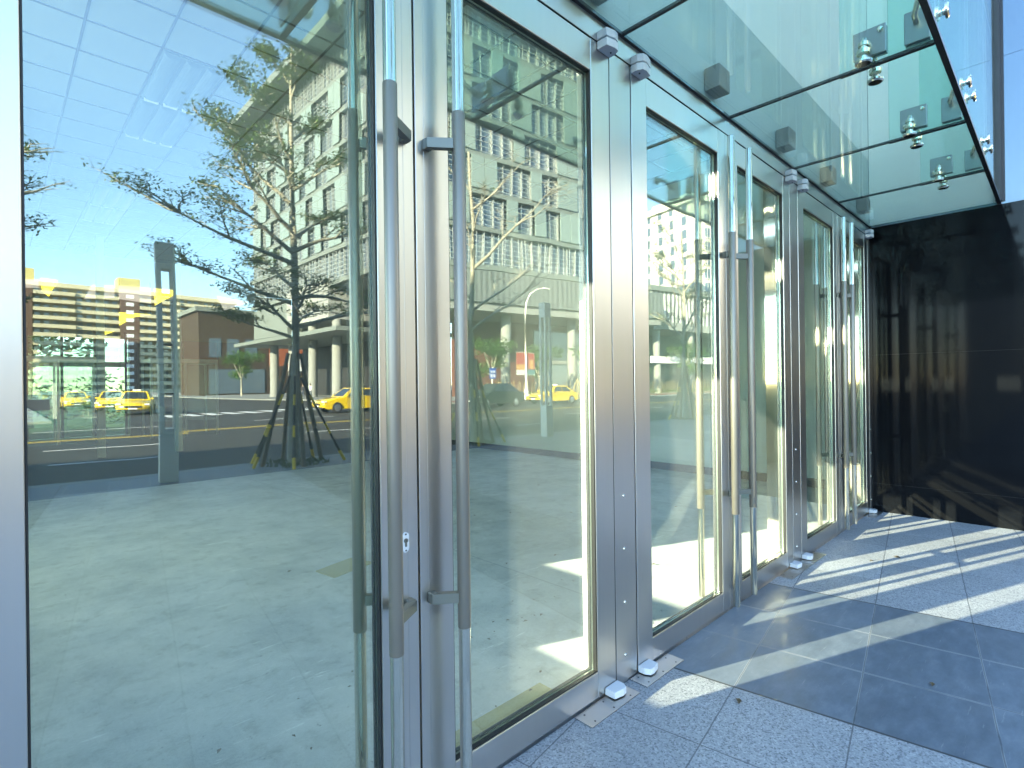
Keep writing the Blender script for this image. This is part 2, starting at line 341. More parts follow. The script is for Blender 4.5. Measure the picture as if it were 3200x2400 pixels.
for i, (cx, cy) in enumerate([(1.22, 4.62), (1.22, 5.82), (1.22, 9.42), (1.22, 10.62), (1.22, 14.2), (4.22, 4.62), (4.22, 9.42), (4.22, 14.2), (7.22, 4.62), (7.22, 9.42)]):
    lab = ['near half of the tandem ceiling light behind the wide glass door', 'far half of the tandem ceiling light behind the wide glass door', 'near half of the second tandem ceiling light, deeper in the lobby', 'far half of the second tandem ceiling light, deeper in the lobby', 'ceiling light deepest in the row behind the wide glass door',
           'ceiling light over the middle of the lobby, nearest the doors', 'middle ceiling light of the central lobby row', 'ceiling light of the central lobby row nearest the rear glass', 'ceiling light beside the pale side wall nearest the doors', 'ceiling light beside the pale side wall, deeper in the lobby'][i]
    troffer(cx+.0, cy, lab)
tag(MB().box(8.281, 9.301, -.003, 8.40, 19.2, HC+.1).build('far_side_wall', M['brown']), 'far half of the lobby side wall, coloured dark brown so that it stays dim', 'wall')  # dark colour stands in for a dim far end of the pale wall
w = MB(); w.box(8.281, .155, -.003, 8.40, 9.3, HC+.1); w = w.build('lobby_side_wall', M['wallpale']); tag(w, 'pale green plaster side wall inside the lobby, seen through the glass doors', 'wall')
MB().box(8.262, .3, -.002, 8.2805, 9.28, .12).build('skirting', M['dark'], w)
# unseen left lobby wall; opening and high slot shaped to let the low sun through
lw = MB(); X0, X1 = -1.12, -1.001; Y0, Y1 = 1.02, 3.22
lw.box(X0, .21, -.003, X1, Y0, HC); lw.box(X0, Y1, -.003, X1, 3.4, HC); lw.box(X0, 6.4, -.003, X1, 19.2, HC); lw.box(X0, 3.4, -.003, X1, 6.4, 1.6); lw.box(X0, 3.4, 4.3, X1, 6.4, HC)
lw.box(X0, Y0, -.003, X1, 1.88, 1.10); lw.box(X0, 1.8805, -.003, X1, Y1, 1.47); lw.box(X0, Y0, 3.05, X1, Y1, 4.20); lw.box(X0, Y0, 4.38, X1, Y1, HC)
hg = MB(); rh = random.Random(9)
for k in range(60):
    y = 1.0+k*.038; leaf_cloud(hg, (-1.75+rh.uniform(-.25, .25), y, .45 if y < 1.9 else .62), .55 if y < 1.9 else .78, 30, .07, rh, .95)
tag(hg.build('sun_break_hedge', M['leaf2']), 'unseen leafy hedge added to break up the sun entering the low opening', 'hedge', kind='stuff')  # unseen hedge, added to soften the edges of the sun patches
lw = tag(lw.build('lobby_end_wall', M['wallpale']), 'unseen lobby end wall with openings shaped for the sun and an added translucent pane', 'wall')
MB().box(X0+.04, 3.4, 1.6, X0+.06, 6.4, 4.3).build('fill_light_pane', M['fillpane'], lw)  # added translucent pane, spreads sunlight to brighten the lobby
# rear glazing
tag(MB().box(-1.4, 19.25, -.3, -1.15, 24.5, 7).build('sun_block_wall', M['stone']), 'unseen tall grey wall added outside the rear lobby glass to block the low sun', 'wall')  # unseen wall, added to keep the low sun off the lobby side wall
rg = empty('rear_glazing', (0, 19.2, 0), label='tall rear glass wall of the lobby with dark mullions and green garden beyond', cat='glass wall')
fr = MB()
fr.box(-1, 0, 2.2, 3.1, .12, 2.36)
fr.build('transom', M['steel2'], rg)
MB().box(-1, 0, -.003, 3.1, .12, .06).build('threshold', M['steel2'], rg)
for i in range(6):
    xx = -.9+i*.78
    MB().box(xx-.035, -.06, .061, xx+.035, -.001, 3.3).build('mullion', M['dark'], rg)
MB().box(-1, .05, .061, 3.1, .07, 2.199).build('lower_pane', M['clear'], rg)
MB().box(-1, .05, 2.361, 3.1, .07, 2.949).build('upper_pane', M['clear'], rg)
MB().box(-1, .02, 3.101, 8.28, .3, HC).build('ochre_bulkhead', M['ochre'], rg)
rw = MB().box(3.101, -.05, -.003, 8.28, .3, 3.1).build('rear_wall', M['brown'])
rw.location = (0, 19.2, 0); tag(rw, 'dark brown rear lobby wall right of the garden glass, with rust red and olive panels', 'wall')
MB().box(3.3, -.09, 1.2, 4.3, -.051, 3.05).build('olive_panel', M['olive'], rw)
MB().box(4.6, -.09, .6, 5.6, -.051, 3.09).build('rust_panel', M['orange'], rw)
MB().box(3.9, -.12, 1.35, 4.45, -.092, 1.75).build('white_notice', M['white'], rw)
for xx, lab in ((.35, 'steel and glass entry portal box at the back of the lobby, left of the pair'), (3.4, 'steel and glass entry portal box at the back of the lobby, right of the pair')):
    r = empty('revolving_door', (xx, 17.6, 0), label=lab, cat='door')
    fr = MB()
    for a in (0, .9, 1.8): fr.box(a-.03, 0, 0, a+.03, .06, 2.3)
    for a in (0, .9, 1.8): fr.box(a-.03, 1.3, 0, a+.03, 1.36, 2.3)
    fr.box(-.031, 0, 2.301, 1.831, 1.36, 2.42); fr.build('frame', M['steel'], r)
    MB().box(.031, .02, .01, .869, .03, 2.29).build('pane', M['glass'], r); MB().box(.931, .02, .01, 1.769, .03, 2.29).build('pane', M['glass'], r)
    MB().box(.2, .0, .95, .72, .015, 1.25).build('notice_board', M['dark'], r)
bk = empty('bulkhead', (0, 15.2, 0), label='ceiling bulkhead with glowing yellow and warm white panels deep in the lobby', cat='bulkhead')
b = MB(); b.box(-.6, 0, 3.9, 5.6, .25, HC-.01); b.build('beam', M['pinkwhite'], bk)
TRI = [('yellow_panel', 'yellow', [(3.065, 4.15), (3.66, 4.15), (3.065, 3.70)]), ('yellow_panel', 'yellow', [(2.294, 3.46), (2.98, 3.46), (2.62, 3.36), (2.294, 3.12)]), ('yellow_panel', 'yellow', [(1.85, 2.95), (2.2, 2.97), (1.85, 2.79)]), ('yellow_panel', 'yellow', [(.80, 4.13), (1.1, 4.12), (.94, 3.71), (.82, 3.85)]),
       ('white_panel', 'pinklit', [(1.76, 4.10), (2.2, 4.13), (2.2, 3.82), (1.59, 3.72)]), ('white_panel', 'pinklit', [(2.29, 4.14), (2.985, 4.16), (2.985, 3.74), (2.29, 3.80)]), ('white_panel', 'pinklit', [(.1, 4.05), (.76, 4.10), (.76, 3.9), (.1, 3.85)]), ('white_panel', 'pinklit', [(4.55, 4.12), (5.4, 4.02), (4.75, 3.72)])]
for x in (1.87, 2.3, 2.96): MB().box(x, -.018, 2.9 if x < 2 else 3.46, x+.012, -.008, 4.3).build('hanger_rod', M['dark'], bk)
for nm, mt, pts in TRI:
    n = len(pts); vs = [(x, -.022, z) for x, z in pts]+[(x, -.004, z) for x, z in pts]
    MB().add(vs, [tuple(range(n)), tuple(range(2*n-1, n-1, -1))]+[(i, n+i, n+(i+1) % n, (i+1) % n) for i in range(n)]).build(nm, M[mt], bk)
for xx, lab in ((1.62, 'white steel lobby column nearer the wide door glass'), (3.1, 'white steel lobby column farther along the lobby')):
    c = MB().box(xx, 13.2, -.003, xx+.14, 13.34, HC, .01).build('lobby_column', M['wallpale']); tag(c, lab, 'column')
# strips, leaves and scraps on the lobby floor
tag(MB().box(1.15, .20, -.002, 1.95, .30, .004).build('floor_strip', M['ytile']), 'long yellowish strip lying just inside the glass door', 'strip')
tag(MB().prism([(1.9, 2.45), (2.3, 2.55), (2.22, 2.8), (1.86, 2.7)], -.002, .006).build('scrap_board', M['ytile']), 'small yellowish board on the lobby floor, away from the doors', 'board')
random.seed(5)
lf = MB()
def leafquad(mb, x, y, z, s, a):
    ca, sa = math.cos(a)*s, math.sin(a)*s; k = .5
    mb.add([(x-ca, y-sa, z), (x+sa*k, y-ca*k, z+s*.35), (x+ca, y+sa, z+s*.1), (x-sa*k, y+ca*k, z+s*.4)], [(0, 1, 2, 3)])
for k in range(46): leafquad(lf, random.uniform(.9, 3.3), random.uniform(.12, 1.0)**1.3+.12, .004, random.uniform(.008, .022), random.uniform(0, 6.3))
for k in range(20): leafquad(lf, random.uniform(.5, 6), random.uniform(.3, 4), .004, random.uniform(.01, .03), random.uniform(0, 6.3))
tag(lf.build('leaf_litter', M['leafdry']), 'scattered dry leaf scraps on the lobby floor', 'leaves', kind='stuff')
for (lx, ly, s, a, lab) in [(2.49, -.47, .024, .4, 'curled dead leaf on the dark slab beside the second bottom plate'), (5.45, -.55, .03, 1.2, 'brown leaf on the sunlit granite near the farthest door pair'), (5.2, -.42, .022, 2.5, 'smaller brown leaf on the granite closer to the far doors'), (3.29, -1.08, .02, .1, 'small dark leaf lying on the slate band toward the right')]:
    m = MB(); leafquad(m, 0, 0, .003, s, a); leafquad(m, s*.3, s*.2, .004, s*.7, a+1.1)
    tag(m.build('fallen_leaf', M['leafdry'], None, (lx, ly, 0)), lab, 'leaf', 'dead leaves on the paving')

# ------------------------------------------------------------------ the doors
ZT = 3.138; LW = 1.1405; ST = .145; RB = .135; FD = .062
def make_door(name, x0, seam_right, label, keyhole=False, wide_label=None):
    """leaf spans x0 .. x0+LW; seam_right: handle stile on the right, pivot on the left"""
    root = empty(name, (x0, 0, 0), label=label, cat='glass door', group='steel framed glass entrance doors')
    f = MB(); e = .0025
    f.box(.003, 0, .012, ST, FD, ZT-.004, e); f.box(LW-ST, 0, .012, LW-.003, FD, ZT-.004, e)
    f.box(ST+.0005, .001, .014, LW-ST-.0005, FD-.001, RB, e); f.box(ST+.0005, .001, ZT-.158, LW-ST-.0005, FD-.001, ZT-.006, e)
    # shallow groove down the meeting stile
    f.build('frame', M['steel'], root)
    sx = LW-.046 if seam_right else .038
    MB().box(sx, -.0012, .02, sx+.004, .0002, ZT-.01).build('stile_groove', M['steel2'], root)
    g = MB(); a, b, c, d = ST+.001, LW-ST-.001, RB+.001, ZT-.159; t = .004
    for y0, y1 in ((.006, .0265), (.0405, .056)):
        g.box(a, y0, c, a+t, y1, d); g.box(b-t, y0, c, b, y1, d); g.box(a+t, y0, c, b-t, y1, c+t); g.box(a+t, y0, d-t, b-t, y1, d)
    g.build('gasket', M['gasket'], root)
    MB().box(a+.001, .027, c+.001, b-.001, .040, d-.001).build('glass_pane', M['glass'], root)
    hx = LW-.145 if seam_right else .125
    bx = LW-.045 if seam_right else .045      # foot of the bracket on the stile
    for side in (-1, 1):
        yo = -.086 if side < 0 else FD+.086
        h = MB(); h.tube([(hx, yo, .075), (hx, yo, .080), (hx, yo, 3.052), (hx, yo, 3.057)], [.019, .021, .021, .019], 28)
        ho = h.build('handle', M['chrome'], root)
        h = MB(); h.tube([(hx, yo, .66), (hx, yo, .662), (hx, yo, 2.443), (hx, yo, 2.445)], [.0222, .0230, .0230, .0222], 28)
        h.build('grip_sleeve', M['sleeve'], ho)
        for zz in (.765, 2.335):
            yf = -.001 if side < 0 else FD+.001
            B = MB(); p0 = Vector((bx, yf, zz)); sgn = -1 if seam_right else 1
            # foot block standing off the stile, then an arm running back to the rod
            ya = yf+side*.028
            B.box(min(bx-.014, bx+.014), min(yf, ya), zz-.019, max(bx-.014, bx+.014), max(yf, ya), zz+.019, .003)
            q0 = Vector((bx, ya-side*.004, zz)); q1 = Vector((hx, yo, zz)); dr = (q1-q0); L = dr.length; dr.normalize(); nx = Vector((-dr.y, dr.x, 0))*.013
            vs = []
            for q in (q0-dr*.008, q1-dr*.012):
                for s2, zz2 in ((1, -.017), (-1, -.017), (-1, .017), (1, .017)): vs.append((q.x+nx.x*s2, q.y+nx.y*s2, zz+zz2))
            B.add(vs, [(0, 1, 2, 3), (4, 7, 6, 5), (0, 4, 5, 1), (1, 5, 6, 2), (2, 6, 7, 3), (3, 7, 4, 0)])
            B.build('bracket', M['bracket'], ho)
    # pivot caps near the jamb, top and bottom
    px = .02 if seam_right else LW-.02
    k = 1 if seam_right else -1
    for z0, z1, nm in ((ZT-.042, ZT-.004, 'top_pivot'), (.010, .042, 'bottom_pivot')):
        sh = [(px-.022*k, -.002), (px-.022*k, -.040), (px-.006*k, -.066), (px+.022*k, -.070), (px+.076*k, -.058), (px+.076*k, -.002)]
        if k < 0: sh = sh[::-1]
        m = MB(); m.prism(sh, z0, z1); ob = m.build(nm, M['white'], root)
        bv = ob.modifiers.new('soft', 'BEVEL'); bv.width = .0015; bv.segments = 2; bv.limit_method = 'ANGLE'; bv.angle_limit = R(35)
        MB().tube([(px+.01*k, -.034, z0-.004), (px+.01*k, -.034, z0-.0002)], .004, 10).build('pivot_screw', M['dark'], ob)
    if keyhole:
        kx = LW-.055; kz = .975
        m = MB(); pts = []
        for i in range(17):
            a = math.pi*i/16; pts.append((kx+.0125*math.cos(a), kz+.021+.0125*math.sin(a)))
        for i in range(17):
            a = math.pi+math.pi*i/16; pts.append((kx+.0125*math.cos(a), kz-.021+.0125*math.sin(a)))
        n = len(pts); vs = [(x, -.005, z) for x, z in pts]+[(x, -.0005, z) for x, z in pts]
        m.add(vs, [tuple(range(n)), tuple(range(2*n-1, n-1, -1))]+[(i, n+i, n+(i+1) % n, (i+1) % n) for i in range(n)])
        ke = m.build('keyhole_plate', M['white'], root)
        m = MB(); m.tube([(kx, -.0075, kz+.006), (kx, -.005, kz+.006)], .0078, 18); m.box(kx-.0035, -.0072, kz-.014, kx+.0035, -.0052, kz+.0); m.build('lock_cylinder', M['bracket'], ke)
        m = MB()
        for zz in (.027, -.027): m.tube([(kx, -.0062, kz+zz), (kx, -.0051, kz+zz)], .003, 10)
        m.box(kx-.0008, -.0085, kz+.002, kx+.0008, -.0076, kz+.010); m.build('lock_screw', M['dark'], ke)
    return root
P = 2.4735
xA = 1.04-LW
make_door('entrance_door', xA, True, 'nearest wide glass door on the left, keyhole on its stile', True)
make_door('entrance_door', 1.0415, False, 'glass door right of the keyhole stile, bent bracket on its bar', False)
make_door('entrance_door', xA+P, True, 'left glass door of the middle pair, sunlight on its inner bar', False)
make_door('entrance_door', 1.0415+P, False, 'right glass door of the middle pair, backed by a pale wall', False)
make_door('entrance_door', xA+2*P, True, 'left glass door of the farthest pair, narrow and pale', False)
make_door('entrance_door', 1.0415+2*P, False, 'last glass door, hinged against the black granite wall', False)

def jamb(xc, label, x0=None, x1=None, lin='chrome'):
    a = xc-.0925 if x0 is None else x0; b = xc+.0925 if x1 is None else x1
    root = empty('door_post', (0, 0, 0), label=label, cat='door post', group='steel posts between the doors')
    m = MB(); m.box(a+.004, .002, 0, b-.003, .070, ZT-.001, .002); m.build('post_panel', M['steel2'], root)
    MB().box(a-.001, .0705, 0, b+.001, .205, ZT-.001, .002).build('inner_lining', M[lin], root)
    for zz in (.135, .40, .667, .933):
        s = MB(); s.tube([(xc-.012, -.003, zz), (xc-.012, -.0005, zz), (xc-.012, .0021, zz)], [.006, .0085, .009], 14); so = s.build('screw', M['chrome'], root)
        MB().box(xc-.017, -.0034, zz-.0008, xc-.007, -.0029, zz+.0008).build('screw_slot', M['dark'], so)
    m = MB(); m.box(a-.002, .004, 0, a+.0035, .07, ZT-.001); m.build('seam', M['gasket'], root)
    return root
jamb(2.278, 'broad steel door post with four screws between the nearest and middle pairs', lin='white')  # white lining stands for the sun-bright side of the steel post
jamb(2.278+P, 'slimmer looking steel door post between the middle and farthest pairs')
jamb(7.19, 'end steel post where the doors meet the black granite wall', 7.137, 7.228)
jamb(-.196, 'steel post left of the nearest wide glass door')
hd = MB(); hd.box(-1.0, 0, ZT+.002, 7.2285, .20, 3.238, .002)
hd = tag(hd.build('door_header', M['steel2']), 'long brushed steel header above the glass doors, under the canopy', 'header')
MB().box(-1.0, -.0015, ZT-.003, 7.2285, .06, ZT+.0015).build('header_gap', M['gasket'], hd)
for xc, k in ((2.161, 1), (2.395, -1), (4.6345, 1), (4.8685, -1), (7.108, 1)):
    sh = [(xc-.076*k, -.0005), (xc-.076*k, -.058), (xc-.022*k, -.070), (xc+.006*k, -.066), (xc+.022*k, -.040), (xc+.022*k, -.0005)]
    if k < 0: sh = sh[::-1]
    m = MB(); m.prism(sh, ZT+.004, ZT+.042); ob = m.build('pivot_housing', M['white'], hd); bv = ob.modifiers.new('soft', 'BEVEL'); bv.width = .0015; bv.segments = 2; bv.limit_method = 'ANGLE'; bv.angle_limit = R(35)
sp_ = tag(MB().box(-1.124, .004, 0, -.292, .07, ZT-.001, .002).build('side_panel', M['steel2']), 'plain steel clad panel left of the nearest door post', 'wall panel')
def plate(x0, x1, label):
    root = empty('floor_plate', (x0, 0, 0), label=label, cat='floor plate', group='steel pivot plates set in the paving')
    L = x1-x0; MB().box(0, -.104, .0, L, -.004, .005, .001).build('plate', M['fplate'], root)
    for fx in (.12, .5, .86):
        for yy in (-.085, -.025): MB().tube([(L*fx, yy, .005), (L*fx, yy, .0058)], .0045, 10).build('plate_screw', M['dark'], root)
plate(1.853, 2.226, 'steel plate under the white pivot left of the screwed door post')
plate(2.292, 2.655, 'steel plate under the white pivot right of the screwed door post')
plate(4.305, 4.757, 'steel plate left of the second door post')
plate(4.769, 5.134, 'steel plate right of the second door post')
plate(6.86, 7.2, 'steel plate at the foot of the last door by the black wall')

# ------------------------------------------------------------------ glass canopy with fins and spider fittings
ZC = 3.245; YC = -1.108
can = empty('glass_canopy', (0, 0, ZC), label='green tinted glass canopy above the doors, hung from glass fins on steel fittings', cat='canopy')
J = [7.23-1.2368*k for k in range(0, 8)][::-1]
for a, b in zip(J[:-1], J[1:]):
    MB().box(a+.010, YC+.018, 0, b-.010, -.018, .014).build('glass_panel', M['canopy'], can)
m = MB(); m.box(J[0], -.017, -.002, 7.228, .0, .016); m.box(J[0], YC-.012, -.004, 7.228, YC+.017, .018)
for a in J[1:-1]: m.box(a-.009, YC+.0175, -.001, a+.009, -.0175, .0145)
m.build('sealant_joint', M['seam'], can)
for a in J[1:-1]:
    MB().box(a-.010, YC+.02, .016, a+.010, -.66, 2.6).build('glass_fin', M['fin'], can)
    MB().box(a-.013, YC+.0176, -.006, a+.013, -.66, -.0012).build('fin_joint', M['seam'], can)
    for s in (-1, 1):
        sp = MB().box(a+s*.0105, -.885, .045, a+s*.024, -.73, .20, .004) if s > 0 else MB().box(a-.024, -.885, .045, a-.0105, -.73, .20, .004)
        so = sp.build('fitting_plate', M['plate'], can)
        q = MB()
        q.tube([(a+s*.024, -.803, .11), (a+s*.07, -.803, .11), (a+s*.115, -.803, .095), (a+s*.13, -.803, .07)], .016, 12)
        q.lathe((a+s*.13, -.803, .0), (0, 0, 1), [(.015, .030), (.035, .032), (.036, .017), (.055, .017), (.056, .025), (.075, .025), (.078, .0)], 20)
        q.build('spider_arm', M['chrome'], so)
        q = MB(); q.lathe((a+s*.13, -.803, 0), (0, 0, -1), [(-.0005, .020), (.022, .020), (.023, .041), (.034, .041), (.040, .034), (.040, 0)], 24); q.build('disc', M['chrome'], so)
        q = MB()
        for yy, zz in ((-.76, .075), (-.86, .17)): q.lathe((a+s*.024, yy, zz), (s, 0, 0), [(0, .015), (.010, .015), (.016, .009), (.017, 0)], 14)
        q.build('plate_bolt', M['chrome'], so)
        sp = MB().box(a+s*.0105, -1.075, .03, a+s*.024, -.965, .20, .004) if s > 0 else MB().box(a-.024, -1.075, .03, a-.0105, -.965, .20, .004)
        so = sp.build('fitting_plate', M['plate'], can)
        q = MB(); q.tube([(a+s*.024, -1.02, .13), (a+s*.08, -1.02, .14), (a+s*.125, -1.04, .18), (a+s*.13, -1.095, .21)], .015, 12)
        q.build('spider_arm', M['chrome'], so)
        q = MB(); q.lathe((a+s*.13, YC-.002, .212), (0, -1, 0), [(0, .020), (.010, .020), (.011, .040), (.022, .040), (.028, .032), (.028, 0)], 24); q.build('disc', M['chrome'], so)
fas = empty('glass_fascia', (0, YC, ZC), label='upright outer glass screen rising from the canopy edge, with round bolt heads', cat='glass screen')
for a, b in zip(J[:-1], J[1:]):
    for z0, z1 in ((.025, 1.44), (1.455, 2.9), (2.915, 5.0)):
        MB().box(a+.006, 0, z0, b-.006, .014, z1).build('glass_panel', M['fascia'], fas)
MB().box(7.18, -.02, .02, 7.228, .03, 5.0).build('corner_trim', M['dark'], fas)
for i, xx in enumerate((3.26-1.2368, 3.26, 4.443, 5.52, 6.75)):
    b = MB().box(xx-.075, -.10, ZC+.06, xx+.075, -.003, ZC+.20, .006).build('lamp_box', M['boxbrown'])
    tag(b, ['brown lamp box above the canopy over the nearest post', 'brown lamp box seen through the canopy, first past the nearest post', 'brown lamp box above the canopy over the middle door pair', 'brown lamp box above the canopy near the second post', 'brown lamp box above the canopy closest to the black wall'][i], 'lamp box', 'lamp boxes fixed above the canopy')
# wall above the doors
uw = empty('upper_facade', (0, 0, 0), label='pale building front rising above the glass canopy', cat='facade')
MB().box(-1.0, .001, 3.2395, 7.2285, .20, 4.02).build('spandrel_panel', M['panel'], uw)
MB().box(-1.0, .001, 4.021, 7.2285, .21, 9).build('white_cladding', M['bright'], uw)
up = MB(); up.box(-1.0, .215, 4.975, 8.29, 19.2, 12); up.box(-1.0, .001, 9.001, 7.2285, .214, 12); up.build('upper_storeys', M['stone'], uw)
# wing with the polished black wall, L-shaped in plan
wg = empty('granite_wing', (0, 0, 0), label='polished black granite wall closing the far end of the doors', cat='wall')
for z0, z1 in ((0, .318), (.321, 1.780), (1.783, 3.235), (3.238, 4.70), (4.703, 7.6), (7.603, 12)):
    MB().prism([(7.23, -1.72), (40, -1.72), (40, 19), (8.42, 19), (8.42, .15), (7.23, .15)], z0, z1).build('granite_course' if z0 < 3.2 else 'metal_course', M['black'] if z0 < 3.2 else M['upmetal'], wg)
MB().prism([(7.236, -1.714), (39.9, -1.714), (39.9, 18.9), (8.43, 18.9), (8.43, .14), (7.236, .14)], .01, 11.9).build('backing', M['dark'], wg)
MB().box(7.221, -1.09, 3.262, 7.2292, -.004, 9).build('return_panel', M['bright'], wg)
MB().box(7.212, -1.150, 3.26, 7.2295, -1.118, 9).build('corner_channel', M['dark'], wg)
# thin street front to the left (out of the picture, gives the long shadow)
lf_ = MB(); lf_.box(-75, .0, 0, -1.13, .8, 12); tag(lf_.build('left_wing_front', M['stone']), 'tall grey stone street front left of the doors', 'facade')

# ------------------------------------------------------------------ garden behind the lobby
def bushy_tree(loc, h, r, seed, mat, n=1500, s=.16):
    rnd = random.Random(seed); root = empty('street_tree', loc)
    t = MB(); top = Vector((rnd.uniform(-.2, .2), rnd.uniform(-.2, .2), h*.75)); t.tube([(0, 0, -.1), (.03, 0, h*.3), top*.8, top], [.13, .10, .06, .03], 8)
    crown = MB()
    for k in range(9):
        a = rnd.uniform(0, 6.28); q = r*rnd.uniform(.2, .8); c = Vector((q*math.cos(a), q*math.sin(a), h*rnd.uniform(.45, .92)))
        t.tube([(0, 0, h*.35), c*.6+Vector((0, 0, h*.18)), c], [.06, .035, .01], 6)
        leaf_cloud(crown, c, r*rnd.uniform(.35, .6), n//9, s, rnd)
    t.build('trunk', M['bark'], root); crown.build('crown', mat, root)
    return root
def copy_tree(o, parent=None):
    c = o.copy(); col.objects.link(c)
    if parent: c.parent = parent
    for ch in o.children: copy_tree(ch, c)
    return c
struct(MB().box(-40, 19.4, -.29, 60, 80, -.02).build('lawn', M['grass']))
hg2 = MB(); rh = random.Random(31)
for k in range(70): leaf_cloud(hg2, (-1+rh.uniform(0, 9), 24.6+rh.uniform(-.6, 1.6), rh.uniform(.3, 2.2)), rh.uniform(.4, .8), 40, .11, rh, .9)
tag(hg2.build('garden_hedge', M['leaf2']), 'bright green shrubbery right behind the rear lobby glass', 'hedge', kind='stuff')
gt = bushy_tree((1.0, 27, 0), 6.5, 2.6, 3, M['leaf2'], 2600, .17); tag(gt, 'bright green garden tree behind the lobby, nearest the portals', 'tree', 'garden trees behind the lobby')
for i, (x, y, rz, lab) in enumerate([(5.5, 30, 1.2, 'bright green garden tree behind the right lobby portal'), (10.5, 28, 2.6, 'bright green garden tree at the right of the rear glass'), (-4, 33, 4, 'bright green garden tree farthest to the left behind the lobby'), (8, 38, 5.1, 'bright green garden tree standing farther back in the garden')]):
    c = copy_tree(gt); c.location = (x, y, 0); c.rotation_euler.z = rz; tag(c, lab, 'tree', 'garden trees behind the lobby')

# ------------------------------------------------------------------ street trees with stakes (mirrored in the doors)
def layered_tree(loc, h, seed, leafy, label, girth=.105, limbs=None, lean=0., ls=1., dm=3):
    rnd = random.Random(seed); root = empty('street_tree', loc, label=label, cat='tree', group='staked street trees along the kerb')
    t = MB(); cr = MB()
    tp = [Vector((lean*z/h+.04*math.sin(z*1.1+seed), .03*math.cos(z*1.3), z)) for z in [h*k/9 for k in range(10)]]
    t.tube(tp, [girth*(1.15 if k == 0 else 1-.085*k) for k in range(10)], 10)
    def at(z):
        k = min(8, int(z/h*9)); f = z/h*9-k; return tp[k].lerp(tp[k+1], f)
    def twig(p, d, L, r, depth):
        pts = [p]; q = p.copy(); dd = d.copy(); n = 5
        for k in range(n):
            dd = (dd+Vector((rnd.gauss(0, .13), rnd.gauss(0, .13), rnd.gauss(.015, .07)))).normalized(); q = q+dd*(L/n); pts.append(q.copy())
        t.tube(pts, [r*(1-.8*k/n) for k in range(n+1)], 6 if depth else 7, False)
        if depth < dm:
            m = (6, 4, 2)[depth]
            for k in range(m):
                i = rnd.randint(1 if depth else 2, n); b = pts[i]
                a = rnd.choice((-1, 1))*rnd.uniform(.45, 1.0)
                nd = Vector((d.x*math.cos(a)-d.y*math.sin(a), d.x*math.sin(a)+d.y*math.cos(a), d.z*.6+rnd.uniform(-.05, .28))).normalized()
                twig(b, nd, L*rnd.uniform(.3, .5), r*.45, depth+1)
        if depth >= 1 and rnd.random() < leafy:
            for k in range(int(14*(1.25 if depth > 1 else 1))):
                b = pts[rnd.randint(1, n)]+Vector((rnd.gauss(0, .10), rnd.gauss(0, .10), rnd.gauss(.02, .035)))
                s = rnd.uniform(.022, .045); a = Vector((rnd.gauss(0, 1), rnd.gauss(0, 1), rnd.gauss(0, .45))).normalized(); c = a.cross(Vector((rnd.uniform(-.4, .4), rnd.uniform(-.4, .4), 1))).normalized()
                cr.add([b-a*s, b+c*s*.5, b+a*s, b-c*s*.5], [(0, 1, 2, 3)])
    for z, az, L, rise, r in limbs:
        a = R(az); e = R(rise-9 if h > 8 else rise); twig(at(z), Vector((math.cos(a)*math.cos(e), math.sin(a)*math.cos(e), math.sin(e))), L*ls, r*.85, 0)
    t.build('trunk', M['bark'], root)
    if cr.v: cr.build('crown', M['leaf'], root)
    return root
def stakes(loc, seed, wooden=4, rods=5, near=''):
    rnd = random.Random(seed)
    for k in range(wooden):
        a = 6.28*k/wooden+rnd.uniform(-.3, .3); m = MB(); c, s = math.cos(a), math.sin(a)
        m.tube([(c*.62, s*.62, -.1), (c*.36, s*.36, 1.05), (c*.13, s*.13, 2.15)], [.045, .043, .036], 8)
        tag(m.build('tree_stake', M['wood'], None, loc), 'weathered wooden prop pole leaning on the %s' % near, 'stake', 'prop poles around the %s' % near)
    for k in range(rods):
        a = 6.28*k/rods+rnd.uniform(-.35, .35)+.5; c, s = math.cos(a), math.sin(a); rr = rnd.uniform(.75, .98); L = 1.95
        d = Vector((c*(rr-.1), s*(rr-.1), -1.7)); L = d.length; m = MB()
        m.tube([(0, 0, 0), (0, 0, L*.22)], .032, 8); m.tube([(0, 0, L*.22), (0, 0, L)], .023, 8)
        o = m.build('striped_guy_rod', M['rod'], None, (loc[0]+c*rr, loc[1]+s*rr, 0)); o.rotation_euler = (-d).to_track_quat('Z', 'Y').to_euler()
        tag(o, 'black and yellow banded guy rod braced to the %s' % near, 'guy rod', 'banded guy rods around the %s' % near)
    m = MB()
    for k in range(160):
        a = rnd.uniform(0, 6.28); q = rnd.random()**.5*.62; x, y = q*math.cos(a), q*math.sin(a); m.add([(x-.02, y, .004), (x+.02, y, .004), (x+rnd.gauss(0, .03), y+rnd.gauss(0, .03), rnd.uniform(.04, .11))], [(0, 1, 2)])
    tag(m.build('grass_tuft', M['grass'], None, loc), 'short green grass in the pit of the %s' % near, 'grass', kind='stuff')
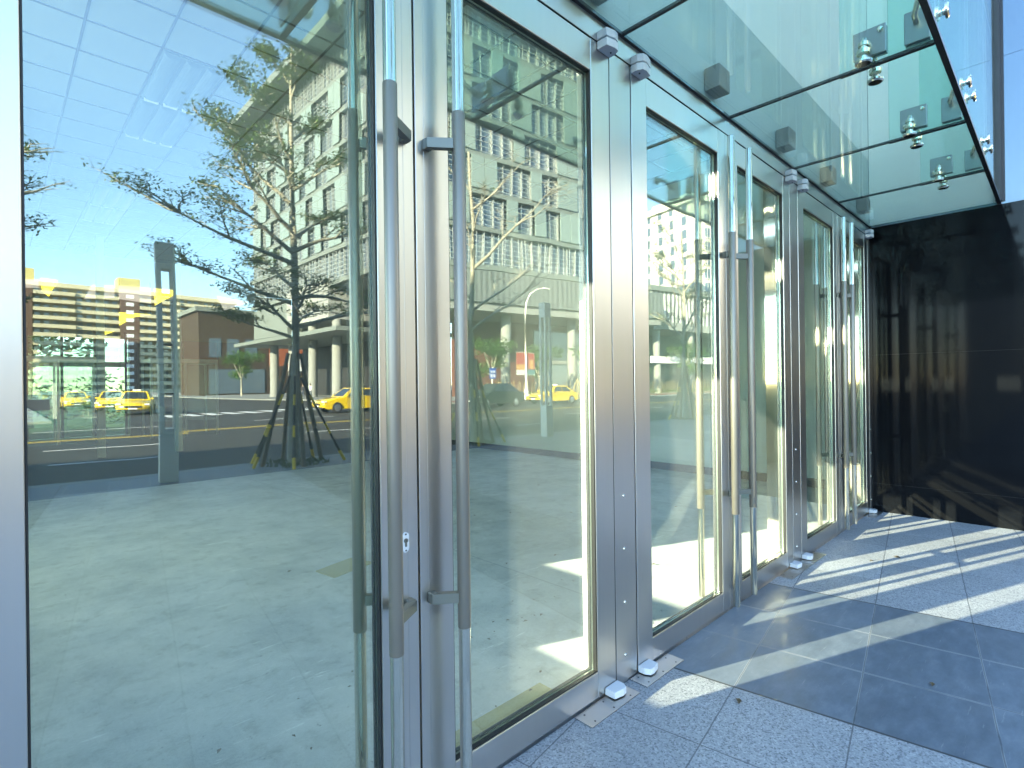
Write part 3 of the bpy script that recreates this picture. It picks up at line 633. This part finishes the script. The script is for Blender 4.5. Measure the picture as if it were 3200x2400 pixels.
# azimuth 180 points away from the black wall (left in the mirrored view)
limbs1 = [(2.45, 205, 1.5, 28, .05), (2.6, 170, 1.7, 32, .055), (2.7, 20, 2.3, 22, .06), (2.75, -40, 1.7, 24, .05), (3.0, 100, 1.5, 30, .05), (3.15, 178, 2.6, 24, .06), (3.25, 15, 2.2, 30, .055), (3.45, 250, 1.6, 32, .05), (3.9, 165, 2.9, 27, .06), (4.1, 195, 2.4, 30, .055),
          (4.15, 10, 2.1, 42, .055), (4.4, -30, 1.9, 45, .05), (4.5, 172, 2.5, 34, .055), (4.9, 120, 1.6, 40, .045), (5.0, 186, 2.3, 40, .05), (5.3, 20, 1.5, 45, .045), (5.6, 200, 1.5, 42, .04), (5.9, 155, 1.5, 40, .04), (6.3, 340, 1.2, 50, .035), (6.6, 190, 1.3, 45, .035), (7.1, 90, 1.0, 55, .03), (7.4, 200, .9, 55, .03)]
layered_tree((4.2, -8.83, 0), 8.2, 11, .62, 'leafy street tree with tiered limbs standing between the two tall light pylons', .105, limbs1, 0., .70)
stakes((4.2, -8.83, 0), 21, 4, 5, 'leafy street tree')
limbs0 = [(2.3, 10, 1.6, 20, .045), (2.9, 185, 2.0, 25, .05), (3.4, 0, 1.9, 14, .045), (3.9, 12, 2.0, 22, .05), (4.5, 5, 1.9, 28, .05), (5.2, 350, 1.7, 30, .045), (5.6, 200, 1.7, 35, .04), (5.9, 15, 1.5, 30, .04), (6.5, 5, 1.3, 40, .035)]
layered_tree((-.75, -8.9, 0), 7.6, 5, .3, 'sparse street tree mirrored at the left edge of the wide door', .095, limbs0, 0., .58, 2)
stakes((-.75, -8.9, 0), 22, 4, 5, 'sparse street tree')
limbs2 = [(2.9, 15, 2.0, 40, .05), (3.4, 10, 2.4, 38, .05), (3.7, 195, 1.3, 45, .035), (4.5, 12, 2.9, 40, .06), (4.7, 170, 1.0, 55, .03), (5.4, 100, 1.0, 50, .035), (6.0, 20, 1.6, 45, .04), (6.5, 190, 1.2, 50, .03)]
layered_tree((8.85, -9.0, 0), 7.5, 8, .06, 'nearly bare street tree with one long rising limb', .115, limbs2)
stakes((8.85, -9.0, 0), 23, 4, 4, 'nearly bare street tree')
limbs3 = [(2.9, 180, 1.9, 40, .05), (3.0, 10, 1.8, 40, .05), (3.3, 250, 1.9, 42, .05), (3.6, 120, 1.9, 45, .05), (3.9, 200, 1.9, 48, .05), (4.3, 330, 1.8, 48, .045), (4.7, 160, 2.0, 48, .045), (5.1, 60, 1.6, 50, .04), (5.5, 210, 1.9, 45, .04), (5.9, 10, 1.6, 50, .035), (6.3, 180, 1.7, 40, .035)]
layered_tree((20.1, -9.1, 0), 7.6, 14, .4, 'dark twiggy street tree mirrored in front of the cream building', .12, limbs3)
stakes((20.1, -9.1, 0), 24, 4, 4, 'dark twiggy street tree')

# ------------------------------------------------------------------ light pylons
def pylon(loc, rz, label, h=3.85):
    root = empty('light_pylon', loc, rz, label=label, cat='street light', group='tall slotted light pylons on the paving')
    MB().box(-.13, -.13, 0, .13, .13, .86, .004).build('base', M['pylon'], root)
    m = MB()
    for a, b in ((-.13, -.13), (.065, -.13), (-.13, .065), (.065, .065)): m.box(a, b, .8605, a+.065, b+.065, h-.42)
    m.build('posts', M['pylon'], root)
    MB().box(-.13, -.13, h-.4195, .13, .13, h, .004).build('head', M['pylon'], root)
    for zz in (1.4, 2.2, 3.0): MB().box(-.0645, -.0645, zz, .0645, .0645, zz+.03).build('tie_plate', M['dark'], root)
    return root
pylon((2.0, -8.5, 0), R(6), 'tall slotted light pylon mirrored in the wide door, beside the road')
pylon((11.5, -8.85, 0), R(4), 'tall slotted light pylon mirrored in the second door, in front of the yellow taxi')

# ------------------------------------------------------------------ cars
def car(name, loc, rz, paint, label, cat, taxi=True, h=1.42, group=None):
    root = empty(name, loc, rz, label=label, cat=cat, group=group)
    W = .86; k = h/1.42
    prof = [(-2.25, .34), (-2.22, .62), (-2.18, .80), (-1.95, .90), (-1.35, .92), (-.7, .93), (.55, .92), (.95, .90), (1.65, .80), (2.10, .68), (2.22, .58), (2.25, .36), (2.0, .22), (-2.0, .22)]
    b = MB(); n = len(prof); vs = []; lay = [(-1., .90), (-.97, .99), (0, 1.0), (.97, .99), (1., .90)]
    for s, q in lay:
        for x, z in prof:
            edge = .06 if abs(s) == 1. else 0
            zz = (z-.55)*(1-edge*1.2)+.55; xx = x*(1-edge*.5)*(1-.015*abs(s)**4)
            b_y = s*W*(1-.05*abs(x)/2.25)
            vs.append((xx, b_y, zz*k))
    fs = []
    for i in range(len(lay)-1):
        for j in range(n): fs.append((i*n+j, i*n+(j+1) % n, (i+1)*n+(j+1) % n, (i+1)*n+j))
    b.add(vs, fs, 0, True); b.add(vs[:n], [tuple(range(n))]); b.add(vs[-n:], [tuple(range(n-1, -1, -1))])
    body = b.build('body', paint, root)
    # cabin: roof and pillars in body paint, glazing a few millimetres proud
    lo = [(-1.72, .895), (1.02, .895)]; hi = [(-1.05, 1.40), (.30, 1.41)]; y0, y1 = .80, .60
    def c8(sx=0., sy=0.): return [(lo[0][0]-sx, -y0-sy, lo[0][1]*k), (lo[1][0]+sx, -y0-sy, lo[1][1]*k), (lo[1][0]+sx, y0+sy, lo[1][1]*k), (lo[0][0]-sx, y0+sy, lo[0][1]*k), (hi[0][0]-sx, -y1-sy, hi[0][1]*k), (hi[1][0]+sx, -y1-sy, hi[1][1]*k), (hi[1][0]+sx, y1+sy, hi[1][1]*k), (hi[0][0]-sx, y1+sy, hi[0][1]*k)]
    C8 = c8(); m = MB(); m.add(C8, [(4, 5, 6, 7), (0, 1, 5, 4), (1, 2, 6, 5), (2, 3, 7, 6), (3, 0, 4, 7)])
    m.box(-1.02, -.56, 1.40*k, .28, .56, 1.425*k, .01); m.build('cabin', paint, root)
    def face(a, b_, c, d, u0, u1, v0, v1, off):
        A, B, Cc, D = (Vector(C8[i]) for i in (a, b_, c, d)); out = []
        nrm = (B-A).cross(D-A).normalized()*off
        for u, v in ((u0, v0), (u1, v0), (u1, v1), (u0, v1)): out.append(A.lerp(B, u).lerp(D.lerp(Cc, u), v)+nrm)
        return out
    for nm, args in (('windscreen', (1, 2, 6, 5, .08, .92, .10, .93)), ('rear_window', (3, 0, 4, 7, .08, .92, .12, .92))):
        MB().add(face(*args, .006), [(0, 1, 2, 3)]).build(nm, M['carglass'], root)
    for side in ((0, 1, 5, 4), (2, 3, 7, 6)):
        for u0, u1 in ((.10, .50), (.53, .90)): MB().add(face(*side, u0, u1, .12, .88, .006), [(0, 1, 2, 3)]).build('side_window', M['carglass'], root)
    for wx in (-1.35, 1.38):
        for s in (-1, 1):
            m = MB(); m.lathe((wx, s*(W-.17), .31), (0, s, 0), [(0, .20), (.0, .30), (.03, .315), (.17, .315), (.195, .29), (.196, .215)], 20); wh = m.build('wheel', M['tyre'], root)
            m = MB(); m.lathe((wx, s*(W+.018), .31), (0, s, 0), [(0, .21), (.006, .20), (.012, .06), (.02, .05), (.02, 0)], 20); m.build('rim', M['rim'], wh)
    for s in (-1, 1):
        m = MB(); m.box(2.02, s*.70-.14, .60*k, 2.235, s*.70+.14, .70*k, .02); m.build('headlight', M['lampglass'], root)
        m = MB(); m.box(-2.245, s*.68-.13, .68*k, -2.15, s*.68+.13, .80*k, .01); m.build('tail_light', M['banred'], root)
        m = MB(); m.box(.72, s*.80-.02 if s > 0 else -.95, .93*k, .84, .95 if s > 0 else -.80+.02, 1.04*k, .02); m.build('wing_mirror', paint, root)
    MB().box(2.20, -.42, .44*k, 2.262, .42, .56*k, .01).build('grille', M['dark'], root)
    MB().box(2.235, -.22, .36*k, 2.275, .22, .43*k).build('number_plate', M['sign'], root)
    MB().box(2.15, -.80, .26, 2.255, .80, .34, .02).build('bumper', M['dark'], root)
    if taxi: MB().box(-.42, -.22, 1.426*k, -.28, .22, 1.54*k, .02).build('roof_sign', M['sign'], root)
    return root
GR = 'yellow taxis on the road'
t1 = car('taxi', (16.0, -29.2, -.12), math.pi, M['taxi'], 'yellow taxi driving behind the leafy street tree, mirrored beside the first handle', 'taxi', group=GR)
def taxi_copy(loc, rz, label):
    c = copy_tree(t1); c.location = loc; c.rotation_euler = (0, 0, rz); c['label'] = label; return c
taxi_copy((32.2, -27.0, -.12), math.pi+.04, 'yellow taxi passing behind the light pylon in the second door')
taxi_copy((6.6, -40.5, -.12), math.pi/2+.25, 'yellow taxi waiting at the crossing, in front of the other waiting taxi')
taxi_copy((6.2, -47, -.12), math.pi/2+.2, 'yellow taxi queued behind the taxi waiting at the crossing')
taxi_copy((5.0, -58, -.12), math.pi/2, 'yellow taxi farthest back on the side street')
car('parked_car', (25.2, -26.2, -.12), math.pi, M['darkcar'], 'dark green car mirrored behind the stakes of the nearly bare tree', 'car', False, 1.62)

# ------------------------------------------------------------------ the office tower across the road
def rotm(o, ang): o.rotation_euler.z = ang
tw = empty('office_tower', (30, -43, 0), label='tall grey green office tower with louvred window bands and pale glass screens', cat='tower')
TB = R(8); ub = Vector((math.cos(TB), math.sin(TB), 0)); FL = 3.93; Z0 = 14.1; NF = 7; ZT_ = Z0+FL*NF
q1 = ub*34; foot = [(0, 0), (q1.x, q1.y), (q1.x, -46), (0, -44)]
MB().prism(foot, Z0-.5, ZT_).build('wall', M['tower'], tw)
rf = [(-3.5, 3.2), (q1.x+3, q1.y+3.6), (q1.x+3, -49), (-3.5, -47)]
MB().prism(rf, ZT_, ZT_+1.0).build('roof', M['ledge'], tw)
rndt = random.Random(4)
def face_rig(org, ang, L, e0, e1):
    """a rig whose local x runs along the face and -y points out of it"""
    Rm = Matrix.Translation((org[0], org[1], 0)) @ Matrix.Rotation(ang, 4, 'Z')
    def put(mb, nm, mat, parent=tw):
        o = mb.build(nm, mat, parent); o.matrix_local = Rm; return o
    for f in range(NF):
        z = Z0+f*FL
        put(MB().box(-e0, -.75, z-.25, L+e1, -.001, z+.28), 'floor_ledge', M['ledge'])
        m = MB(); m.box(.2, -.06, z+.282, L-.2, -.004, z+FL-.252); wb = put(m, 'window_band', M['window'])
        m = MB()
        for k in range(6): zz = z+.55+k*.52; m.box(.1, -.52, zz, L-.1, -.44, zz+.055)
        x = .6
        while x < L: m.box(x, -.43, z+.281, x+.07, -.08, z+FL-.251); x += 1.35
        lo = m.build('louvres', M['louvre'], wb)
        if 0 < f < NF-1:
            x = rndt.uniform(.4, 2.)
            while x < L-3.2:
                w = rndt.choice((1.7, 3.2, 3.2, 1.7)); n = 2 if w > 2 else 1
                for q in range(n):
                    put(MB().box(x+q*w/n+.03, -.90, z+.281, x+(q+1)*w/n-.03, -.78, z+FL-.251, .03), 'screen_panel', M['fritted'])
                x += w+rndt.choice((2.2, 3.4, 4.8))
        else:
            m = MB(); x = .6
            while x < L: m.box(x, -.60, z+.282, x+.05, -.53, z+FL-.252); x += .95
            put(m, 'mullions', M['louvre'])
face_rig((q1.x, q1.y), TB+math.pi, 34, 0, .8)
face_rig((0, 0), -math.pi/2, 44, 0, .8)
def part_of(root, mb, nm, mat, loc=(0, 0, 0), rz=0.):
    o = mb.build(nm, mat, root); o.location = loc; o.rotation_euler.z = rz; return o
# podium along the road: ribbed band, pale soffit edge, recessed dark wall, columns, corner stone box
pl_ = 36
part_of(tw, MB().box(2, -6, 10.2, pl_, 1.6, 13.55), 'ribbed_podium', M['rib'], (0, 0, 0), TB).location = (ub.x*0, ub.y*0+.0, 0)
part_of(tw, MB().box(1.5, -7.3, 9.35, pl_, 1.3, 10.19), 'soffit_band', M['conc'], (0, 0, 0), TB)
part_of(tw, MB().box(8, -7.2, 0, pl_, -6.5, 9.34), 'recessed_wall', M['red'], (0, 0, 0), TB)
part_of(tw, MB().box(20, -6.45, .2, 35, -6.3, 8.6), 'shop_glass', M['window'], (0, 0, 0), TB)
part_of(tw, MB().box(20, -6.29, 4.1, 35, -6.0, 4.5), 'shop_transom', M['conc'], (0, 0, 0), TB)
for q in (12, 22, 32):
    m = MB(); m.tube([(0, 0, 0), (0, 0, 9.34)], .55, 20); part_of(tw, m, 'column', M['conc'], (ub.x*q-.2, ub.y*q-1.0, 0))
m = MB(); m.box(-1.0, -30, 9.9, 14, -17.2, 14.6); sb = m.build('stone_box', M['stone'], tw)
m = MB()
for k in range(5):
    z = 10.6+k*.8
    for j in range(9): m.box(-1.02, -29.6+j*1.4+(.5 if k % 2 else 0), z, -.98, -28.6+j*1.4+(.5 if k % 2 else 0), z+.1)
    for j in range(9): m.box(-.7+j*1.6+(.6 if k % 2 else 0), -17.21, z, .4+j*1.6+(.6 if k % 2 else 0), -17.17, z+.1)
m.build('stone_slots', M['dark'], sb)
for yy in (-17.6, -24.5, -31.5, -38.5):
    m = MB(); m.tube([(0, 0, .25), (0, 0, 9.9)], .6, 24); m.tube([(0, 0, 0), (0, 0, .249)], .66, 24); part_of(tw, m, 'column', M['conc'], (.3, yy, 0))
part_of(tw, MB().box(-3.5, -44, 7.7, 12, -10, 8.2), 'entrance_canopy', M['ledge'])
part_of(tw, MB().box(7, -44, 0, 8, -8, 13.5), 'entrance_wall', M['dark'])
part_of(tw, MB().box(-.6, -44, 9.0, 6.9, -31, 13.5), 'side_block', M['ledge'])
part_of(tw, MB().box(1.0, -43.5, 13.601, 30, -.6, 13.9), 'podium_roof', M['ledge'])
m = MB()
for k in range(12): m.box(-.12, -44+k*2, 10.0, -.06, -43.93+k*2, 17.8)
for k in range(9): m.box(-.11, -44, 10.2+k*.85, -.07, -20, 10.27+k*.85)
part_of(tw, m, 'corner_glazing_bars', M['ledge'])
part_of(tw, MB().box(-.05, -44, 10, -.0, -31, 13.55), 'corner_glazing', M['window'])
# pale ribbed building and cream block farther along
pb = empty('podium_building', (67, -38.2, 0), TB, label='pale ribbed low building mirrored below the cream block', cat='building')
MB().box(0, -9, 10.2, 46, -1, 14.6).build('ribbed_front', M['rib2'], pb); MB().box(-.4, -9.4, 14.605, 46, -.6, 15.3).build('roof', M['ledge'], pb); MB().box(0, -9, 9.1, 46, -.4, 10.19).build('soffit_band', M['conc'], pb)
MB().box(0, -9, 0, 46, -7, 9.05).build('recessed_wall', M['dark'], pb); MB().box(0, -1.2, 4.3, 46, -.9, 5.3).build('balustrade', M['sign'], pb)
for q in range(6): m = MB(); m.tube([(2+q*8, -1.6, 0), (2+q*8, -1.6, 9.09)], .5, 14); m.build('column', M['conc'], pb)
cb = empty('cream_block', (118, -58, 0), R(14), label='sunlit cream stone block with slit windows mirrored in the middle door', cat='building')
MB().box(0, -30, 0, 34, 0, 44).build('wall', M['cream'], cb); MB().box(-.8, -30.8, 44.01, 34.8, .8, 45.4).build('roof', M['cream'], cb)
MB().box(35, -29, 0, 60, -4, 40).build('rear_wall', M['cream'], cb); MB().box(8, -22, 45.41, 26, -8, 50).build('plant_room', M['cream'], cb)
for f in range(9):
    for q in range(5):
        z = 16+f*3.3
        m = MB()
        for s in (0, .95): m.box(3+q*6.6+s, .001, z, 3.75+q*6.6+s, .02, z+2.3)
        wi = m.build('window', M['window'], cb)
        MB().box(2.8+q*6.6, .0, z-.2, 4.95+q*6.6, .25, z-.01).build('sill', M['cream'], wi)
    for q in range(7): MB().box(-.02, -28+q*4, 16+f*3.3, -.001, -26.6+q*4, 18.2+f*3.3).build('window', M['window'], cb)
# apartments far down the side street
def apartments(loc, rz, label, floors, bays, seed):
    rnd = random.Random(seed); root = empty('apartment_block', loc, rz, label=label, cat='building', group='balconied apartment blocks far down the side street')
    L = sum(b for b, _ in bays); H = floors*2.95
    x = -L/2
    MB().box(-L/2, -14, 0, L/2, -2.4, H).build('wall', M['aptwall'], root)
    MB().box(-L/2-.6, -14.6, H+.005, L/2+.6, .2, H+1.6).build('parapet', M['apt'], root)
    for b, kind in bays:
        if kind == 'tower':
            MB().box(x, -2.39, 0, x+b, .8, H-.01).build('stair_tower', M['brick'], root); MB().box(x-.4, -8, H+1.61, x+b+.6, -.5, H+6).build('roof_room', M['sunlitroof'], root)  # roof room yellow stands in for sunlight and a yellow overlay
            m = MB()
            for f in range(floors): m.box(x+b*.3, .801, f*2.95+1., x+b*.7, .84, f*2.95+2.3)
            m.build('window_column', M['sign'], root)
        else:
            for f in range(floors):
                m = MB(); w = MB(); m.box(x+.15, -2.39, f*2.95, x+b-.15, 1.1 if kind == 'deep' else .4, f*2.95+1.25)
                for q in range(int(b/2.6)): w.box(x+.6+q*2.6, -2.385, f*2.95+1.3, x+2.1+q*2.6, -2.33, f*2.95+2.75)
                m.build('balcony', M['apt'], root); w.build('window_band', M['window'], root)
        x += b
    return root
apartments((26, -250, 0), 0, 'broad cream balconied apartment block, mirrored behind the first light pylon', 13, [(15, 'deep'), (10, 'flat'), (9, 'tower'), (12, 'deep'), (13, 'flat'), (6, 'tower'), (14, 'deep'), (9, 'flat'), (13, 'deep')], 3)
apartments((-22, -215, 0), 0, 'cream balconied apartment block at the far left of the mirrored street', 12, [(14, 'deep'), (6, 'tower'), (14, 'deep')], 6)
rb = empty('brown_building', (52, -122, 0), 0, label='dark brown and red panelled building mirrored left of the leafy tree', cat='building')
MB().box(-22, -16, 0, 14, 0, 17.5).build('wall', M['brown'], rb); MB().box(-8, .001, 6.2, 6, .3, 16.5).build('orange_panel', M['orange'], rb); MB().box(-22.6, -16.6, 17.505, 14.6, .6, 18.4).build('roof', M['ledge'], rb)
MB().box(-20, .001, .3, -9, .2, 5.4).build('shop_glass', M['window'], rb); MB().box(-4, .302, 5.0, 4, .5, 8.2).build('white_board', M['sign'], rb)
for k in range(3): MB().box(-20+k*3.6, .001, 8, -17.6+k*3.6, .1, 12).build('window', M['window'], rb)
# low background: green trees, hedge, bamboo, lamp, banners, signs, people
gt2 = bushy_tree((37, -39.5, 0), 6.6, 2.6, 12, M['leaf2'], 2200, .17); G2 = 'bushy green trees on the far pavement'
tag(gt2, 'bushy green tree on the far pavement, left of the banner lamp', 'tree', G2)
for x, y, rz, s, lab in [(43, -38.5, 1, .9, 'bushy green tree behind the banner lamp'), (50.5, -37, 2.1, 1.0, 'bushy green tree on the far pavement right of the light pylon'), (57, -36, 3.3, .95, 'bushy green tree on the far pavement before the ribbed building'), (70, -35, 4.4, 1.1, 'bushy green tree in front of the ribbed building, nearer'), (82, -33.5, 5.2, 1.1, 'bushy green tree in front of the ribbed building, farther'),
    (94, -33, 2.9, 1.2, 'bushy green tree farthest along the far pavement'), (31, -98, .6, 1.25, 'bushy tree in front of the brown building'), (-5, -80, 1.9, 1.3, 'bushy tree on the plaza across the road, left'), (-1, -95, 3.1, 1.3, 'bushy tree on the plaza, farther back')]:
    c = copy_tree(gt2); c.location = (x, y, 0); c.rotation_euler.z = rz; c.scale = (s, s, s); c['label'] = lab
hd_ = MB(); rnd = random.Random(2)
for k in range(130): leaf_cloud(hd_, (32+k*.55, -38.6+.075*k+rnd.uniform(-.5, .5), .45), .55, 22, .13, rnd, .7)
tag(hd_.build('hedge', M['leaf2']), 'low green hedge along the far pavement', 'hedge', kind='stuff')
bf = MB()
for k in range(150):
    x = 33+k*.33; y = -39.6+.04*k; bf.tube([(x, y, 0), (x+rnd.uniform(-.3, .3), y+.05, rnd.uniform(1.3, 1.9))], .022, 4, False)
tag(bf.build('bamboo_fence', M['bamboo']), 'rough bamboo cane fence behind the far hedge', 'fence')
for i, (x, y) in enumerate([(34.4, -35.6), (44.5, -34.4)]):
    m = MB()
    for a in range(3): m.tube([(math.cos(a*2.1+.3)*.9, math.sin(a*2.1+.3)*.9, 0), (0, 0, 2.0)], .04, 6)
    tag(m.build('bamboo_tripod', M['bamboo'], None, (x, y, 0)), ['bamboo tripod prop at the hedge, left of the banner lamp', 'bamboo tripod prop at the hedge, right of the banner lamp'][i], 'tripod', 'bamboo tripods by the hedge')
sl = empty('street_lamp', (35.9, -33.6, 0), label='tall curved arm street lamp with a pair of coloured banners', cat='street lamp')
m = MB(); m.tube([(0, 0, .3), (0, 0, 4), (0, 0, 8.0), (.15, 0, 9.2), (.7, 0, 10.1), (1.6, 0, 10.6), (2.7, 0, 10.85)], [.11, .10, .085, .075, .07, .06, .05], 12); m.lathe((0, 0, 0), (0, 0, 1), [(0, .28), (.3, .22), (1.0, .13)], 14); m.build('pole', M['pylon'], sl)
MB().box(2.6, -.16, 10.78, 3.5, .16, 10.92, .03).build('lamp_head', M['pylon'], sl)
for s in (-1, 1):
    bx = .14 if s > 0 else -1.19
    bn = MB().box(bx, -.012, 2.35, bx+1.05, .012, 4.35).build('banner', M['banred'], sl)
    if s < 0: MB().box(bx, -.016, 2.8, bx+1.05, .016, 3.3).build('orange_field', M['banorange'], bn); MB().box(bx, -.016, 2.35, bx+1.05, .016, 2.795).build('white_field', M['banwhite'], bn)
    else: MB().box(bx+.3, -.016, 2.9, bx+.85, .016, 3.75).build('orange_field', M['banorange'], bn); MB().box(bx, -.017, 2.35, bx+1.05, .017, 2.85).build('teal_field', M['banteal'], bn)
    m = MB(); m.tube([(0, 0, 4.38), (s*1.2, 0, 4.38)], .025, 6); m.tube([(0, 0, 2.32), (s*1.2, 0, 2.32)], .025, 6); m.build('banner_arm', M['pylon'], sl)
bs = empty('parking_sign', (33.2, -35.2, 0), label='square blue sign with white panels on a thin post, by the far hedge', cat='sign')
m = MB(); m.tube([(0, 0, 0), (0, 0, 3.1)], .035, 8); m.build('post', M['pylon'], bs); bb = MB().box(-.42, .04, 1.95, .42, .06, 3.0, .01).build('board', M['blue'], bs)
m = MB(); m.box(-.30, .061, 2.1, -.06, .066, 2.42); m.box(.06, .061, 2.1, .30, .066, 2.42); m.box(-.30, .061, 2.55, -.06, .066, 2.75); m.box(.06, .061, 2.55, .30, .066, 2.75); m.build('white_marks', M['sign'], bb)
# ------------------------------------------------------------------ people
def person(loc, rz, label, top, legs, stride=.22, arm=.2):
    V = [(0, 0, .92), (0, 0, 1.15), (0, 0, 1.38), (.01, 0, 1.50), (.03, 0, 1.60), (.03, 0, 1.72),
         (stride*.45, .09, .50), (stride, .09, .07), (stride+.17, .09, .04), (-stride*.2, -.09, .50), (-stride, -.09, .10), (-stride+.14, -.09, .04),
         (0, .19, 1.40), (-arm*.5, .24, 1.14), (arm*.1, .23, .92), (arm*.2, .22, .82), (0, -.19, 1.40), (arm*.5, -.24, 1.14), (arm*1.1, -.23, .93), (arm*1.3, -.22, .84), (0, .09, .88), (0, -.09, .88)]
    E_ = [(0, 1), (1, 2), (2, 3), (3, 4), (4, 5), (0, 20), (20, 6), (6, 7), (7, 8), (0, 21), (21, 9), (9, 10), (10, 11), (2, 12), (12, 13), (13, 14), (14, 15), (2, 16), (16, 17), (17, 18), (18, 19)]
    rad = [.14, .13, .15, .055, .085, .08, .065, .045, .035, .065, .045, .035, .06, .045, .035, .035, .06, .045, .035, .035, .09, .09]
    me = bpy.data.meshes.new('person'); me.from_pydata(V, E_, []); o = bpy.data.objects.new('person', me); col.objects.link(o)
    sk = o.modifiers.new('s', 'SKIN'); me.skin_vertices[0].data[0].use_root = True
    for i, r in enumerate(rad): me.skin_vertices[0].data[i].radius = (r, r)
    ss = o.modifiers.new('d', 'SUBSURF'); ss.levels = ss.render_levels = 1
    dg = bpy.context.evaluated_depsgraph_get(); m2 = bpy.data.meshes.new_from_object(o.evaluated_get(dg)); o.modifiers.clear(); o.data = m2
    m2.materials.clear()
    for m in (M[top], M[legs], M['skin'], M['hair']): m2.materials.append(m)
    for p in m2.polygons:
        z = p.center.z; p.use_smooth = True
        p.material_index = 2 if z > 1.46 or (abs(p.center.y) > .17 and z < .95) else (0 if z > .93 else (1 if z > .09 else 3))
    o.location = loc; o.rotation_euler.z = rz; tag(o, label, 'person')
    h = MB(); h.lathe((.02, 0, 1.58), (0, 0, 1), [(.02, .092), (.08, .10), (.15, .088), (.20, .05), (.215, 0)], 14); h.build('hair', M['hair'], o)
    return o
person((26.2, -58.8, 0), 2.6, 'person in white top walking past the grey tower columns', 'cloth_w', 'cloth_b')
person((25.6, -59.6, 0), 2.9, 'person in dark clothes walking beside the one in white by the tower columns', 'cloth_d', 'cloth_b', .15)
person((33.4, -33.2, 0), 3.2, 'person in dark clothes walking on the red pavement left of the banner lamp', 'cloth_d', 'cloth_d')
person((37.6, -34.0, 0), .2, 'person in dark clothes standing right of the banner lamp post', 'cloth_d', 'cloth_d', .05)
